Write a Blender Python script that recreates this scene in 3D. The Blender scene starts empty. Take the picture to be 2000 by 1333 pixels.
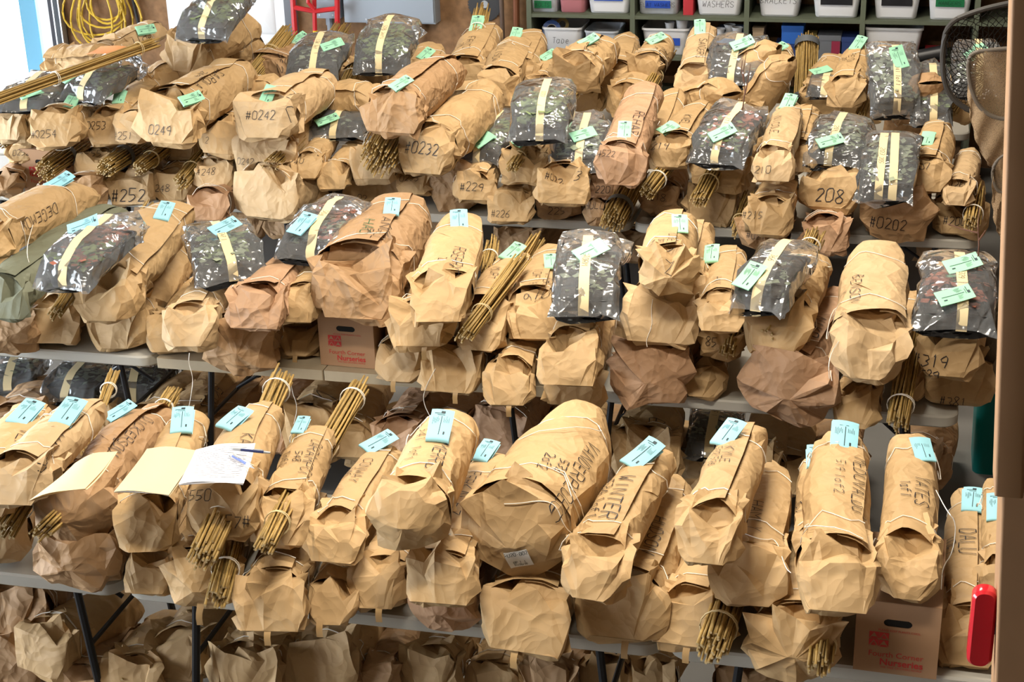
import bpy, math, random
import numpy as np
from mathutils import Matrix, Vector
from mathutils.bvhtree import BVHTree

SC = bpy.context.scene
COL = SC.collection
# ------------------------------------------------------------------ camera
W_IMG, H_IMG = 2000.0, 1333.0
CAMZ = 3.53          # camera height; table tops at 0.74
TT = 0.74
_dz = np.array([1220. - 1000, 8190. - 666.5]); _dx = np.array([-12300. - 1000, -240. - 666.5])
F = math.sqrt(-_dz.dot(_dx))
def _n(v): return v / np.linalg.norm(v)
_Z = -_n(np.array([_dz[0], _dz[1], F])); _X = -_n(np.array([_dx[0], _dx[1], F])); _Y = np.cross(_Z, _X)
R = np.stack([_X, _Y, _Z], 1)
CAM = np.array([0., 0., CAMZ])
cd = bpy.data.cameras.new('camera'); cam = bpy.data.objects.new('camera', cd); COL.objects.link(cam)
M = Matrix.Identity(4)
for i in range(3):
    M[i][0], M[i][1], M[i][2], M[i][3] = R[0][i], -R[1][i], -R[2][i], CAM[i]
cam.matrix_world = M
cd.sensor_width = 36.0; cd.lens = F / W_IMG * 36.0; cd.clip_end = 300
SC.camera = cam
# ------------------------------------------------------------------ light
SC.view_settings.view_transform = 'Standard'; SC.view_settings.look = 'None'
SC.view_settings.gamma = 1.0; SC.view_settings.use_curve_mapping = False
SC.view_settings.exposure = 0.0
SC.cycles.max_bounces = 6; SC.cycles.diffuse_bounces = 3; SC.cycles.glossy_bounces = 2; SC.cycles.transmission_bounces = 3; SC.cycles.transparent_max_bounces = 10
wd = bpy.data.worlds.new('sky'); SC.world = wd; wd.use_nodes = True
bg = wd.node_tree.nodes['Background']; bg.inputs[0].default_value = (0.86, 0.93, 1.0, 1); bg.inputs[1].default_value = 12.0
def area(name, loc, rot, sx, sy, power, col):
    l = bpy.data.lights.new(name, 'AREA'); l.shape = 'RECTANGLE'; l.size = sx; l.size_y = sy
    l.energy = power; l.color = col
    o = bpy.data.objects.new(name, l); COL.objects.link(o); o.location = loc; o.rotation_euler = rot
    return o
for lx, ly in [(-1.3, 2.8), (-1.3, 5.8), (-1.3, 9.0)]:
    area('ceiling_tube_light', (lx, ly, 4.8), (0, 0, 0), 1.5, 0.35, 195, (1.0, 0.91, 0.77))
area('left_door_daylight', (-9.45, 3.4, 2.2), (0, math.radians(-90), math.radians(10)), 2.6, 6.5, 290, (0.80, 0.90, 1.0))

# ------------------------------------------------------------------ pixel helpers
def ray(px, py): return R.T @ np.array([(px - 1000) / F, (py - 666.5) / F, 1.0])
def atY(px, py, Y):
    r = ray(px, py); return CAM + r * (Y / r[1])
def atZ(px, py, z):
    r = ray(px, py); return CAM + r * ((z - CAMZ) / r[2])
def depth(p): return float((R @ (np.asarray(p) - CAM))[2])
def px2m(w, p): return w * depth(p) / F

# ------------------------------------------------------------------ materials
MATS = {}
def mat(name, col, rough=0.7, metal=0.0, bump=None, var=None, spec=0.3, rnd=0.0):
    """plain principled material; var=(scale, amount) colour mottling; bump=(scale, strength)"""
    if name in MATS: return MATS[name]
    m = bpy.data.materials.new(name); m.use_nodes = True; nt = m.node_tree; b = nt.nodes['Principled BSDF']
    b.inputs['Base Color'].default_value = (*col, 1); b.inputs['Roughness'].default_value = rough
    b.inputs['Metallic'].default_value = metal; b.inputs['Specular IOR Level'].default_value = spec
    tc = nt.nodes.new('ShaderNodeTexCoord')
    src = None
    if var:
        nz = nt.nodes.new('ShaderNodeTexNoise'); nz.inputs['Scale'].default_value = var[0]; nz.inputs['Detail'].default_value = 4
        nt.links.new(tc.outputs['Object'], nz.inputs['Vector'])
        mx = nt.nodes.new('ShaderNodeMix'); mx.data_type = 'RGBA'
        mx.inputs[6].default_value = (*[c * (1 - var[1]) for c in col], 1); mx.inputs[7].default_value = (*[min(1, c * (1 + var[1])) for c in col], 1)
        nt.links.new(nz.outputs['Fac'], mx.inputs[0]); src = mx.outputs[2]
    if rnd:
        oi = nt.nodes.new('ShaderNodeObjectInfo'); hs = nt.nodes.new('ShaderNodeHueSaturation')
        mr = nt.nodes.new('ShaderNodeMapRange'); mr.inputs['To Min'].default_value = 1 - rnd; mr.inputs['To Max'].default_value = 1 + rnd
        nt.links.new(oi.outputs['Random'], mr.inputs['Value']); nt.links.new(mr.outputs[0], hs.inputs['Value'])
        if src: nt.links.new(src, hs.inputs['Color'])
        else: hs.inputs['Color'].default_value = (*col, 1)
        src = hs.outputs[0]
    if src: nt.links.new(src, b.inputs['Base Color'])
    if bump:
        nb = nt.nodes.new('ShaderNodeTexNoise'); nb.inputs['Scale'].default_value = bump[0]; nb.inputs['Detail'].default_value = 3
        nt.links.new(tc.outputs['Object'], nb.inputs['Vector'])
        bp = nt.nodes.new('ShaderNodeBump'); bp.inputs['Strength'].default_value = bump[1]; bp.inputs['Distance'].default_value = 0.01
        nt.links.new(nb.outputs['Fac'], bp.inputs['Height']); nt.links.new(bp.outputs[0], b.inputs['Normal'])
    MATS[name] = m
    return m

def kraft(name, col, wrinkle):
    m = bpy.data.materials.new(name); m.use_nodes = True; nt = m.node_tree; b = nt.nodes['Principled BSDF']
    L = nt.links.new
    tc = nt.nodes.new('ShaderNodeTexCoord'); oi = nt.nodes.new('ShaderNodeObjectInfo')
    ad = nt.nodes.new('ShaderNodeVectorMath'); ad.operation = 'ADD'
    sc = nt.nodes.new('ShaderNodeVectorMath'); sc.operation = 'SCALE'; sc.inputs[0].default_value = (7, 11, 5)
    L(oi.outputs['Random'], sc.inputs['Scale']); L(tc.outputs['Object'], ad.inputs[0]); L(sc.outputs[0], ad.inputs[1])
    nz = nt.nodes.new('ShaderNodeTexNoise'); nz.inputs['Scale'].default_value = 9; nz.inputs['Detail'].default_value = 5
    L(ad.outputs[0], nz.inputs['Vector'])
    mx = nt.nodes.new('ShaderNodeMix'); mx.data_type = 'RGBA'
    mx.inputs[6].default_value = (*[c * 0.86 for c in col], 1); mx.inputs[7].default_value = (*[c * 1.12 for c in col], 1)
    L(nz.outputs['Fac'], mx.inputs[0])
    hs = nt.nodes.new('ShaderNodeHueSaturation'); mr = nt.nodes.new('ShaderNodeMapRange')
    mr.inputs['To Min'].default_value = 0.9; mr.inputs['To Max'].default_value = 1.1
    L(oi.outputs['Random'], mr.inputs['Value']); L(mr.outputs[0], hs.inputs['Value']); L(mx.outputs[2], hs.inputs['Color'])
    L(hs.outputs[0], b.inputs['Base Color'])
    b.inputs['Roughness'].default_value = 0.62; b.inputs['Specular IOR Level'].default_value = 0.28
    # creases: warped voronoi cells, sharp ridges
    wz = nt.nodes.new('ShaderNodeTexNoise'); wz.inputs['Scale'].default_value = 6; L(ad.outputs[0], wz.inputs['Vector'])
    wa = nt.nodes.new('ShaderNodeVectorMath'); wa.operation = 'MULTIPLY_ADD'; wa.inputs[1].default_value = (.16, .16, .16)
    L(wz.outputs['Color'], wa.inputs[0]); L(ad.outputs[0], wa.inputs[2])
    v1 = nt.nodes.new('ShaderNodeTexVoronoi'); v1.inputs['Scale'].default_value = 11; L(wa.outputs[0], v1.inputs['Vector'])
    v2 = nt.nodes.new('ShaderNodeTexVoronoi'); v2.inputs['Scale'].default_value = 27; L(wa.outputs[0], v2.inputs['Vector'])
    m1 = nt.nodes.new('ShaderNodeMath'); m1.operation = 'MULTIPLY_ADD'; m1.inputs[1].default_value = 0.35
    L(v2.outputs['Distance'], m1.inputs[0]); L(v1.outputs['Distance'], m1.inputs[2])
    bp = nt.nodes.new('ShaderNodeBump'); bp.inputs['Strength'].default_value = wrinkle; bp.inputs['Distance'].default_value = 0.03
    L(m1.outputs[0], bp.inputs['Height']); L(bp.outputs[0], b.inputs['Normal'])
    MATS[name] = m
    return m

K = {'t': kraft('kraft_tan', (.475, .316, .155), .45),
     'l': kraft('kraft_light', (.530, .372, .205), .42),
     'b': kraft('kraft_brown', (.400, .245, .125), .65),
     'r': kraft('kraft_rosy', (.425, .258, .150), .6),
     's': kraft('sage_wrap', (.185, .195, .135), .30)}
INK = mat('marker_ink', (.012, .011, .016), .5)
INKG = mat('marker_ink_green', (.02, .11, .05), .5)
TWINE = mat('twine', (.80, .76, .68), .8)
BLUE = mat('slip_blue', (.290, .590, .680), .65, rnd=.05)
GREEN = mat('slip_green', (.320, .650, .440), .65, rnd=.05)
PRINT = mat('slip_print', (.03, .05, .06), .6)
CANE = mat('bamboo_cane', (.36, .235, .075), .45, var=(14, .35), rnd=.22)
CANEEND = mat('bamboo_end', (.50, .38, .20), .7)
TABTAPE = mat('paper_tape', (.42, .27, .12), .35, spec=.5)
MASK = mat('masking_tape', (.70, .58, .34), .6)
BLACKP = mat('black_plastic', (.014, .014, .016), .42, spec=.5)
SOIL = mat('peat_soil', (.035, .026, .02), .95, bump=(60, .8))
LEAFG = mat('leaf_green', (.19, .25, .10), .6, var=(25, .45))
LEAFD = mat('leaf_grey_green', (.28, .32, .22), .6, var=(25, .35))
LEAFR = mat('leaf_red', (.36, .12, .075), .6, var=(25, .45))
TWIG = mat('twig_brown', (.12, .055, .035), .7)

def plastic_film():
    m = bpy.data.materials.new('clear_film'); m.use_nodes = True; nt = m.node_tree; nt.nodes.clear(); L = nt.links.new
    out = nt.nodes.new('ShaderNodeOutputMaterial'); tr = nt.nodes.new('ShaderNodeBsdfTransparent'); tr.inputs[0].default_value = (.93, .94, .95, 1)
    gl = nt.nodes.new('ShaderNodeBsdfGlossy'); gl.inputs['Roughness'].default_value = .14
    df = nt.nodes.new('ShaderNodeBsdfTranslucent'); df.inputs[0].default_value = (.8, .84, .88, 1)
    dd = nt.nodes.new('ShaderNodeBsdfDiffuse'); dd.inputs[0].default_value = (.8, .84, .88, 1)
    tc = nt.nodes.new('ShaderNodeTexCoord'); vz = nt.nodes.new('ShaderNodeTexVoronoi'); vz.inputs['Scale'].default_value = 5
    wz = nt.nodes.new('ShaderNodeTexNoise'); wz.inputs['Scale'].default_value = 9; L(tc.outputs['Object'], wz.inputs['Vector'])
    wa = nt.nodes.new('ShaderNodeVectorMath'); wa.operation = 'MULTIPLY_ADD'; wa.inputs[1].default_value = (.3, .3, .3)
    L(wz.outputs['Color'], wa.inputs[0]); L(tc.outputs['Object'], wa.inputs[2]); L(wa.outputs[0], vz.inputs['Vector'])
    bp = nt.nodes.new('ShaderNodeBump'); bp.inputs['Strength'].default_value = .55; bp.inputs['Distance'].default_value = .05
    L(vz.outputs['Distance'], bp.inputs['Height'])
    for n in (gl, df, dd): L(bp.outputs[0], n.inputs['Normal'])
    fr = nt.nodes.new('ShaderNodeFresnel'); fr.inputs['IOR'].default_value = 1.5; L(bp.outputs[0], fr.inputs['Normal'])
    a1 = nt.nodes.new('ShaderNodeMixShader'); a1.inputs[0].default_value = .5; L(dd.outputs[0], a1.inputs[1]); L(df.outputs[0], a1.inputs[2])
    a2 = nt.nodes.new('ShaderNodeMixShader'); a2.inputs[0].default_value = .2; L(tr.outputs[0], a2.inputs[1]); L(a1.outputs[0], a2.inputs[2])
    mu = nt.nodes.new('ShaderNodeMath'); mu.operation = 'MULTIPLY'; mu.inputs[1].default_value = 1.7; L(fr.outputs[0], mu.inputs[0])
    a3 = nt.nodes.new('ShaderNodeMixShader'); L(mu.outputs[0], a3.inputs[0]); L(a2.outputs[0], a3.inputs[1]); L(gl.outputs[0], a3.inputs[2])
    L(a3.outputs[0], out.inputs[0])
    MATS['clear_film'] = m
    return m
FILM = plastic_film()

# ------------------------------------------------------------------ mesh helpers
def mesh_obj(name, verts, faces, m, parent=None, smooth=True, sharp=None, M4=None):
    me = bpy.data.meshes.new(name)
    me.from_pydata([tuple(map(float, v)) for v in verts], [], [tuple(map(int, f)) for f in faces])
    me.materials.append(m)
    if smooth:
        me.polygons.foreach_set('use_smooth', [True] * len(me.polygons))
        if sharp: me.set_sharp_from_angle(angle=math.radians(sharp))
    o = bpy.data.objects.new(name, me); COL.objects.link(o)
    if parent is not None: o.parent = parent
    if M4 is not None: o.matrix_local = M4
    return o
def fast_tri_obj(name, V, T, m, parent, sharp):
    me = bpy.data.meshes.new(name); nv, nt = len(V), len(T)
    me.vertices.add(nv); me.vertices.foreach_set('co', np.ascontiguousarray(V, dtype=np.float32).ravel())
    me.loops.add(nt * 3); me.loops.foreach_set('vertex_index', np.ascontiguousarray(T, dtype=np.int32).ravel())
    me.polygons.add(nt); me.polygons.foreach_set('loop_start', np.arange(0, nt * 3, 3, dtype=np.int32))
    me.polygons.foreach_set('use_smooth', np.ones(nt, dtype=bool))
    me.update(calc_edges=True); me.materials.append(m)
    if sharp: me.set_sharp_from_angle(angle=math.radians(sharp))
    o = bpy.data.objects.new(name, me); COL.objects.link(o); o.parent = parent
    return o
class MB:
    """collects simple solids into one mesh"""
    def __init__(s): s.v = []; s.f = []
    def add(s, v, f):
        b = len(s.v); s.v += [tuple(p) for p in v]; s.f += [tuple(i + b for i in q) for q in f]
    def box(s, x0, x1, y0, y1, z0, z1):
        s.add([(x0, y0, z0), (x1, y0, z0), (x1, y1, z0), (x0, y1, z0), (x0, y0, z1), (x1, y0, z1), (x1, y1, z1), (x0, y1, z1)],
              [(0, 3, 2, 1), (4, 5, 6, 7), (0, 1, 5, 4), (1, 2, 6, 5), (2, 3, 7, 6), (3, 0, 4, 7)])
    def tube(s, pts, r, n=6, cap=True, rr=None):
        pts = [np.asarray(p, float) for p in pts]; b = len(s.v)
        up = np.array([0.13, 0.21, 0.97])
        for i, p in enumerate(pts):
            t = pts[min(i + 1, len(pts) - 1)] - pts[max(i - 1, 0)]; t = t / (np.linalg.norm(t) + 1e-9)
            a = np.cross(t, up); la = np.linalg.norm(a)
            if la < 1e-3: a = np.cross(t, np.array([1., 0, 0])); la = np.linalg.norm(a)
            a /= la; c = np.cross(t, a); q = rr[i] if rr else r
            for k in range(n):
                th = 2 * math.pi * k / n; s.v.append(tuple(p + q * (a * math.cos(th) + c * math.sin(th))))
        for i in range(len(pts) - 1):
            for k in range(n):
                k2 = (k + 1) % n; s.f.append((b + i * n + k, b + i * n + k2, b + (i + 1) * n + k2, b + (i + 1) * n + k))
        if cap:
            s.f.append(tuple(b + k for k in range(n))[::-1]); s.f.append(tuple(b + (len(pts) - 1) * n + k for k in range(n)))
    def loft(s, rings, cap0=True, cap1=True):
        b = len(s.v); n = len(rings[0])
        for r in rings: s.v += [tuple(p) for p in r]
        for i in range(len(rings) - 1):
            for k in range(n):
                k2 = (k + 1) % n; s.f.append((b + i * n + k, b + i * n + k2, b + (i + 1) * n + k2, b + (i + 1) * n + k))
        if cap0: s.f.append(tuple(b + k for k in range(n))[::-1])
        if cap1: s.f.append(tuple(b + (len(rings) - 1) * n + k for k in range(n)))
    def build(s, name, m, parent=None, sharp=30, M4=None): return mesh_obj(name, s.v, s.f, m, parent, True, sharp, M4)
def rrect(x0, x1, y0, y1, r, z, n=4):
    out = []
    for cx, cy, a0 in ((x1 - r, y1 - r, 0), (x0 + r, y1 - r, 90), (x0 + r, y0 + r, 180), (x1 - r, y0 + r, 270)):
        for k in range(n + 1):
            a = math.radians(a0 + 90 * k / n); out.append((cx + r * math.cos(a), cy + r * math.sin(a), z))
    return out
def empty(name, M4=None, loc=None):
    o = bpy.data.objects.new(name, None); COL.objects.link(o); o.empty_display_size = .05
    if M4 is not None: o.matrix_world = M4
    if loc is not None: o.location = loc
    return o
def tag(o, label=None, cat=None, group=None, kind=None):
    if label: o['label'] = label
    if cat: o['category'] = cat
    if group: o['group'] = group
    if kind: o['kind'] = kind
    return o
ORD = ['', 'first', 'second', 'third', 'fourth', 'fifth', 'sixth', 'seventh', 'eighth', 'ninth', 'tenth', 'eleventh', 'twelfth', 'thirteenth',
       'fourteenth', 'fifteenth', 'sixteenth', 'seventeenth', 'eighteenth', 'nineteenth', 'twentieth']
def ordw(n):
    if n <= 20: return ORD[n]
    t = {2: 'twenty', 3: 'thirty', 4: 'forty'}[n // 10]
    return (t + '-' + ORD[n % 10]) if n % 10 else {'twenty': 'twentieth', 'thirty': 'thirtieth', 'forty': 'fortieth'}[t]

# ------------------------------------------------------------------ handwriting (stroke letters on a 4 x 6 grid)
FONT = {'A': '00 26 40|12 32', 'B': '00 06 35 34 03|03 32 41 00', 'C': '45 36 16 05 01 10 30 41', 'D': '00 06 26 44 42 20 00', 'E': '46 06 00 40|03 33',
        'F': '46 06 00|03 33', 'G': '45 36 16 05 01 10 30 42 22', 'H': '00 06|40 46|03 43', 'I': '20 26', 'J': '46 41 30 10 01', 'K': '00 06|46 03 40',
        'L': '06 00 40', 'M': '00 06 23 46 40', 'N': '00 06 40 46', 'O': '16 05 01 10 30 41 45 36 16', 'P': '00 06 36 45 44 33 03', 'Q': '16 05 01 10 30 41 45 36 16|22 40',
        'R': '00 06 36 45 44 33 03|23 40', 'S': '45 36 16 05 04 42 41 30 10 01', 'T': '06 46|26 20', 'U': '06 01 10 30 41 46', 'V': '06 20 46',
        'W': '06 10 24 30 46', 'X': '00 46|06 40', 'Y': '06 23 46|23 20', 'Z': '06 46 00 40', '0': '16 05 01 10 30 41 45 36 16', '1': '15 26 20', '2': '05 16 36 45 44 00 40',
        '3': '06 36 44 23|23 42 31 10 01', '4': '30 36 02 42', '5': '46 06 03 33 42 31 10 00', '6': '46 25 02 01 10 30 41 42 33 03', '7': '06 46 10',
        '8': '23 05 16 36 45 23 02 01 10 30 41 42 23', '9': '43 13 04 15 36 45 43 30', '#': '10 16|30 36|02 42|04 44', '/': '00 46', '-': '13 33', '.': '20 21',
        'a': '34 14 03 01 10 30|34 30 40', 'p': '04 0 |', 'f': '36 26 15 10|04 34', 'o': '14 03 01 10 20 31 33 24 14', ',': '21 10'}
FONT['e'] = '02 32 33 24 14 03 01 10 30'; FONT['a'] = '33 24 14 03 01 10 20 31|34 30'; FONT['p'] = '03 00|04 24 33 31 20 00'
def strokes(text, size, rng, slant=.12):
    """list of polylines in metres, centred"""
    s = size / 6.0; x = 0.0; out = []
    for ch in text:
        if ch == ' ': x += 3.2 * s; continue
        g = FONT.get(ch) or FONT.get(ch.upper())
        if not g: x += 4 * s; continue
        wv = .78 + rng.uniform(-.08, .08); dy = rng.uniform(-.3, .3) * s; hh = rng.uniform(.9, 1.08)
        for st in g.split('|'):
            pts = [(int(q[0]), int(q[1])) for q in st.split() if len(q) == 2]
            if len(pts) < 2: continue
            out.append([(x + (a * wv + b * slant + rng.uniform(-.12, .12)) * s, dy + (b * hh + rng.uniform(-.15, .15)) * s) for a, b in pts])
        x += (4 * wv + 1.35) * s
    return [[(a - x / 2, b - size / 2) for a, b in p] for p in out]
def write_on(name, lines, bvh, C, N, ex, size, parent, rng, ink=None, wid=None, off=.0042, xs=1.0):
    """lines of handwriting projected onto a surface around C"""
    ey = np.cross(N, ex); V = []; Fc = []
    wid = wid or size * .072
    for li, line in enumerate(lines):
        sz = size * (1 if li == 0 else .72)
        for pl in strokes(line, sz, rng):
            pl = [(a_ * xs, b_) for a_, b_ in pl]
            dense = []
            for (a, b), (c, d) in zip(pl[:-1], pl[1:]):
                n = max(1, int(math.hypot(c - a, d - b) / .008))
                for k in range(n): dense.append((a + (c - a) * k / n, b + (d - b) * k / n))
            dense.append(pl[-1])
            P = []
            for a, b in dense:
                q = C + ex * a + ey * (b - li * size * 1.15)
                hit = bvh.ray_cast(Vector(q + N * .2), Vector(-N), .45) if bvh else (Vector(q), Vector(N), 0, 0)
                if hit[0] is None: P.append(None); continue
                hn = np.array(hit[1]); hn = hn if hn.dot(N) > 0 else -hn
                P.append((np.array(hit[0]) + hn * off, hn))
            run = []
            for p in P + [None]:
                if p is None or (run and np.linalg.norm(p[0] - run[-1][0]) > .06):
                    if len(run) > 1:
                        b0 = len(V)
                        for i, (q, hn) in enumerate(run):
                            t = run[min(i + 1, len(run) - 1)][0] - run[max(0, i - 1)][0]
                            sd = np.cross(hn, t); sd = sd / (np.linalg.norm(sd) + 1e-9) * wid * .5
                            V += [q - sd, q + sd]
                        for i in range(len(run) - 1): Fc.append((b0 + 2 * i, b0 + 2 * i + 2, b0 + 2 * i + 3, b0 + 2 * i + 1))
                    run = [p] if p is not None else []
                else: run.append(p)
    if not V: return None
    return mesh_obj(name, V, Fc, ink or INK, parent)

# ------------------------------------------------------------------ crumpled sheets
def facet_grid(S, cu, cv, k, rng, ju, jv, amp, lin, wrap):
    """irregular flat facets over a smooth surface S(u,v)->(P,radial); amp(u,v) gives crease height"""
    u = np.repeat(np.linspace(0, 1, cu + 1)[:, None], cv + 1, 1); v = np.repeat(np.linspace(0, 1, cv + 1)[None], cu + 1, 0)
    du = rng.uniform(-ju, ju, u.shape) / cu; dv = rng.uniform(-jv, jv, v.shape) / cv
    du[0] = du[-1] = 0; d = rng.normal(0, 1, u.shape)
    if wrap:
        du[:, -1] = du[:, 0]; dv[:, -1] = dv[:, 0]; d[:, -1] = d[:, 0]
    else: dv[:, 0] = dv[:, -1] = 0
    u = np.clip(u + du, 0, 1); v = v + dv
    d = d * amp(u, v)
    P, rad = S(u, v); Pc = P + rad * d[..., None]
    dg = rng.integers(0, 2, (cu, cv))
    nu, nv = cu * k, cv * k
    I, J = np.meshgrid(np.arange(nu + 1), np.arange(nv + 1), indexing='ij')
    ci = np.minimum(I // k, cu - 1); cj = np.minimum(J // k, cv - 1); fu = I / k - ci; fv = J / k - cj
    D = dg[ci, cj]
    w00 = np.where(D == 0, np.where(fu >= fv, 1 - fu, 1 - fv), np.maximum(0, 1 - fu - fv))
    w11 = np.where(D == 0, np.minimum(fu, fv), np.maximum(0, fu + fv - 1))
    w10 = np.where(D == 0, np.maximum(fu - fv, 0), np.where(fu + fv <= 1, fu, 1 - fv))
    w01 = np.where(D == 0, np.maximum(fv - fu, 0), np.where(fu + fv <= 1, fv, 1 - fu))
    def ip(A):
        ws = [w00, w10, w01, w11]
        if A.ndim == 3: ws = [w[..., None] for w in ws]
        return ws[0] * A[ci, cj] + ws[1] * A[ci + 1, cj] + ws[2] * A[ci, cj + 1] + ws[3] * A[ci + 1, cj + 1]
    Pl = ip(Pc); uu, vv, dd = ip(u), ip(v), ip(d)
    Ps, rs = S(uu, vv)
    G = lin * Pl + (1 - lin) * (Ps + rs * dd[..., None])
    i0 = np.arange(nu)[:, None]; j0 = np.arange(nv)[None]
    ncol = nv if wrap else nv + 1
    j1 = (j0 + 1) % nv if wrap else j0 + 1
    a = i0 * ncol + j0; b = (i0 + 1) * ncol + j0; c = (i0 + 1) * ncol + j1; e = i0 * ncol + j1
    dc = np.repeat(np.repeat(dg, k, 0), k, 1)
    t1 = np.where(dc[..., None] == 0, np.stack([a, c, b], -1), np.stack([a, e, b], -1))
    t2 = np.where(dc[..., None] == 0, np.stack([a, e, c], -1), np.stack([b, e, c], -1))
    T = np.concatenate([t1.reshape(-1, 3), t2.reshape(-1, 3)])
    Vt = (G[:, :-1] if wrap else G).reshape(-1, 3)
    return G, Vt, T
def sgnpow(x, p): return np.sign(x) * np.abs(x) ** p

def frame_from(foot, head):
    a = head - foot; L = np.linalg.norm(a); a = a / L
    s = np.cross(a, np.array([0, 0, 1.])); s /= np.linalg.norm(s); n = np.cross(s, a)
    M4 = Matrix.Identity(4)
    for i in range(3): M4[i][0], M4[i][1], M4[i][2], M4[i][3] = s[i], a[i], n[i], foot[i]
    return M4, L, s, a, n
def solve_head(foot, hx, hy, L, lift, zmin):
    """point on the pixel ray (taken 'lift' above the axis base) at distance L beyond the foot"""
    r = ray(hx, hy); r = r / np.linalg.norm(r); o = CAM - np.array([0, 0, lift]) - foot
    b = o.dot(r); c = o.dot(o) - L * L; disc = b * b - c
    t = -b + math.sqrt(disc) if disc > 0 else -b
    h = CAM - np.array([0, 0, lift]) + r * t
    if h[2] < zmin:
        t = (zmin - (CAMZ - lift)) / r[2]; h = CAM - np.array([0, 0, lift]) + r * t
    return h
SHARP = 21

def slip_on(root, C, N, e1, colm, rng, ln=.20, wd=.088, Rc=.11, name='order_slip', flap=None):
    """a folded printed sheet lying on the surface, long side along e1"""
    e1 = e1 - N * e1.dot(N); e1 /= np.linalg.norm(e1); e2 = np.cross(N, e1)
    fr = rng.uniform(.003, .009) if flap is None else flap
    tilt = rng.uniform(-.012, .02)
    prof = []
    n1 = 8
    for i in range(n1 + 1):
        x = -ln / 2 + ln * i / n1; prof.append((x, 2 * fr + .004 + tilt * (i / n1) ** 2 * 1.0))
    ze = prof[-1][1]
    prof = prof[::-1]
    arc = [(-ln / 2 - fr * math.sin(math.pi * k / 5), .004 + fr + fr * math.cos(math.pi * k / 5)) for k in range(1, 5)]
    low = [(-ln / 2 + ln * (.92) * k / 6, .004 + .0015 * k) for k in range(0, 7)]
    prof = prof + arc + low
    m = 4; V = []; sk = rng.uniform(-.05, .05)
    for i, (x, z) in enumerate(prof):
        for j in range(m + 1):
            y = -wd / 2 + wd * j / m
            V.append(C + e1 * x + e2 * (y + sk * (0 if i < n1 + 1 else x + ln / 2)) + N * (z - y * y / (2 * Rc) * .8))
    nr = len(prof)
    Fc = [(i * (m + 1) + j, i * (m + 1) + j + 1, (i + 1) * (m + 1) + j + 1, (i + 1) * (m + 1) + j) for i in range(nr - 1) for j in range(m)]
    o = mesh_obj(name, V, Fc, colm, root)
    tag(o, 'folded pale %s order slip' % ('blue' if colm is BLUE else 'green'))
    # printing: thin rules and text blocks on the top leaf
    B = MB()
    def zz(x, y): t = (x + ln / 2) / ln; return 2 * fr + .0052 + tilt * t * t - y * y / (2 * Rc) * .8
    def bar(x0, x1, y0, y1):
        n = max(1, int((x1 - x0) / .03)); 
        for k in range(n):
            a, b = x0 + (x1 - x0) * k / n, x0 + (x1 - x0) * (k + 1) / n
            B.add([C + e1 * x + e2 * y + N * zz(x, y) for x, y in ((a, y0), (b, y0), (b, y1), (a, y1))], [(0, 1, 2, 3)])
    h = ln / 2
    bar(h * .72, h * .86, -wd * .12, wd * .06)
    bar(h * .70, h * .74, -wd * .10, wd * .34); bar(h * .60, h * .63, -wd * .12, wd * .22)
    bar(-h * .8, h * .52, -wd * .02, wd * .01)
    for k in range(6):
        y = wd * (.10 + .05 * k); bar(-h * .1 + rng.uniform(0, .02), h * rng.uniform(.3, .5), y, y + wd * .014)
    for k in range(5):
        y = -wd * (.12 + .055 * k); bar(h * .1, h * rng.uniform(.3, .55), y, y + wd * .012)
    bar(-h * .75, -h * .55, -wd * .25, -wd * .18)
    B.build('slip_printing', PRINT, o)
    return o

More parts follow.
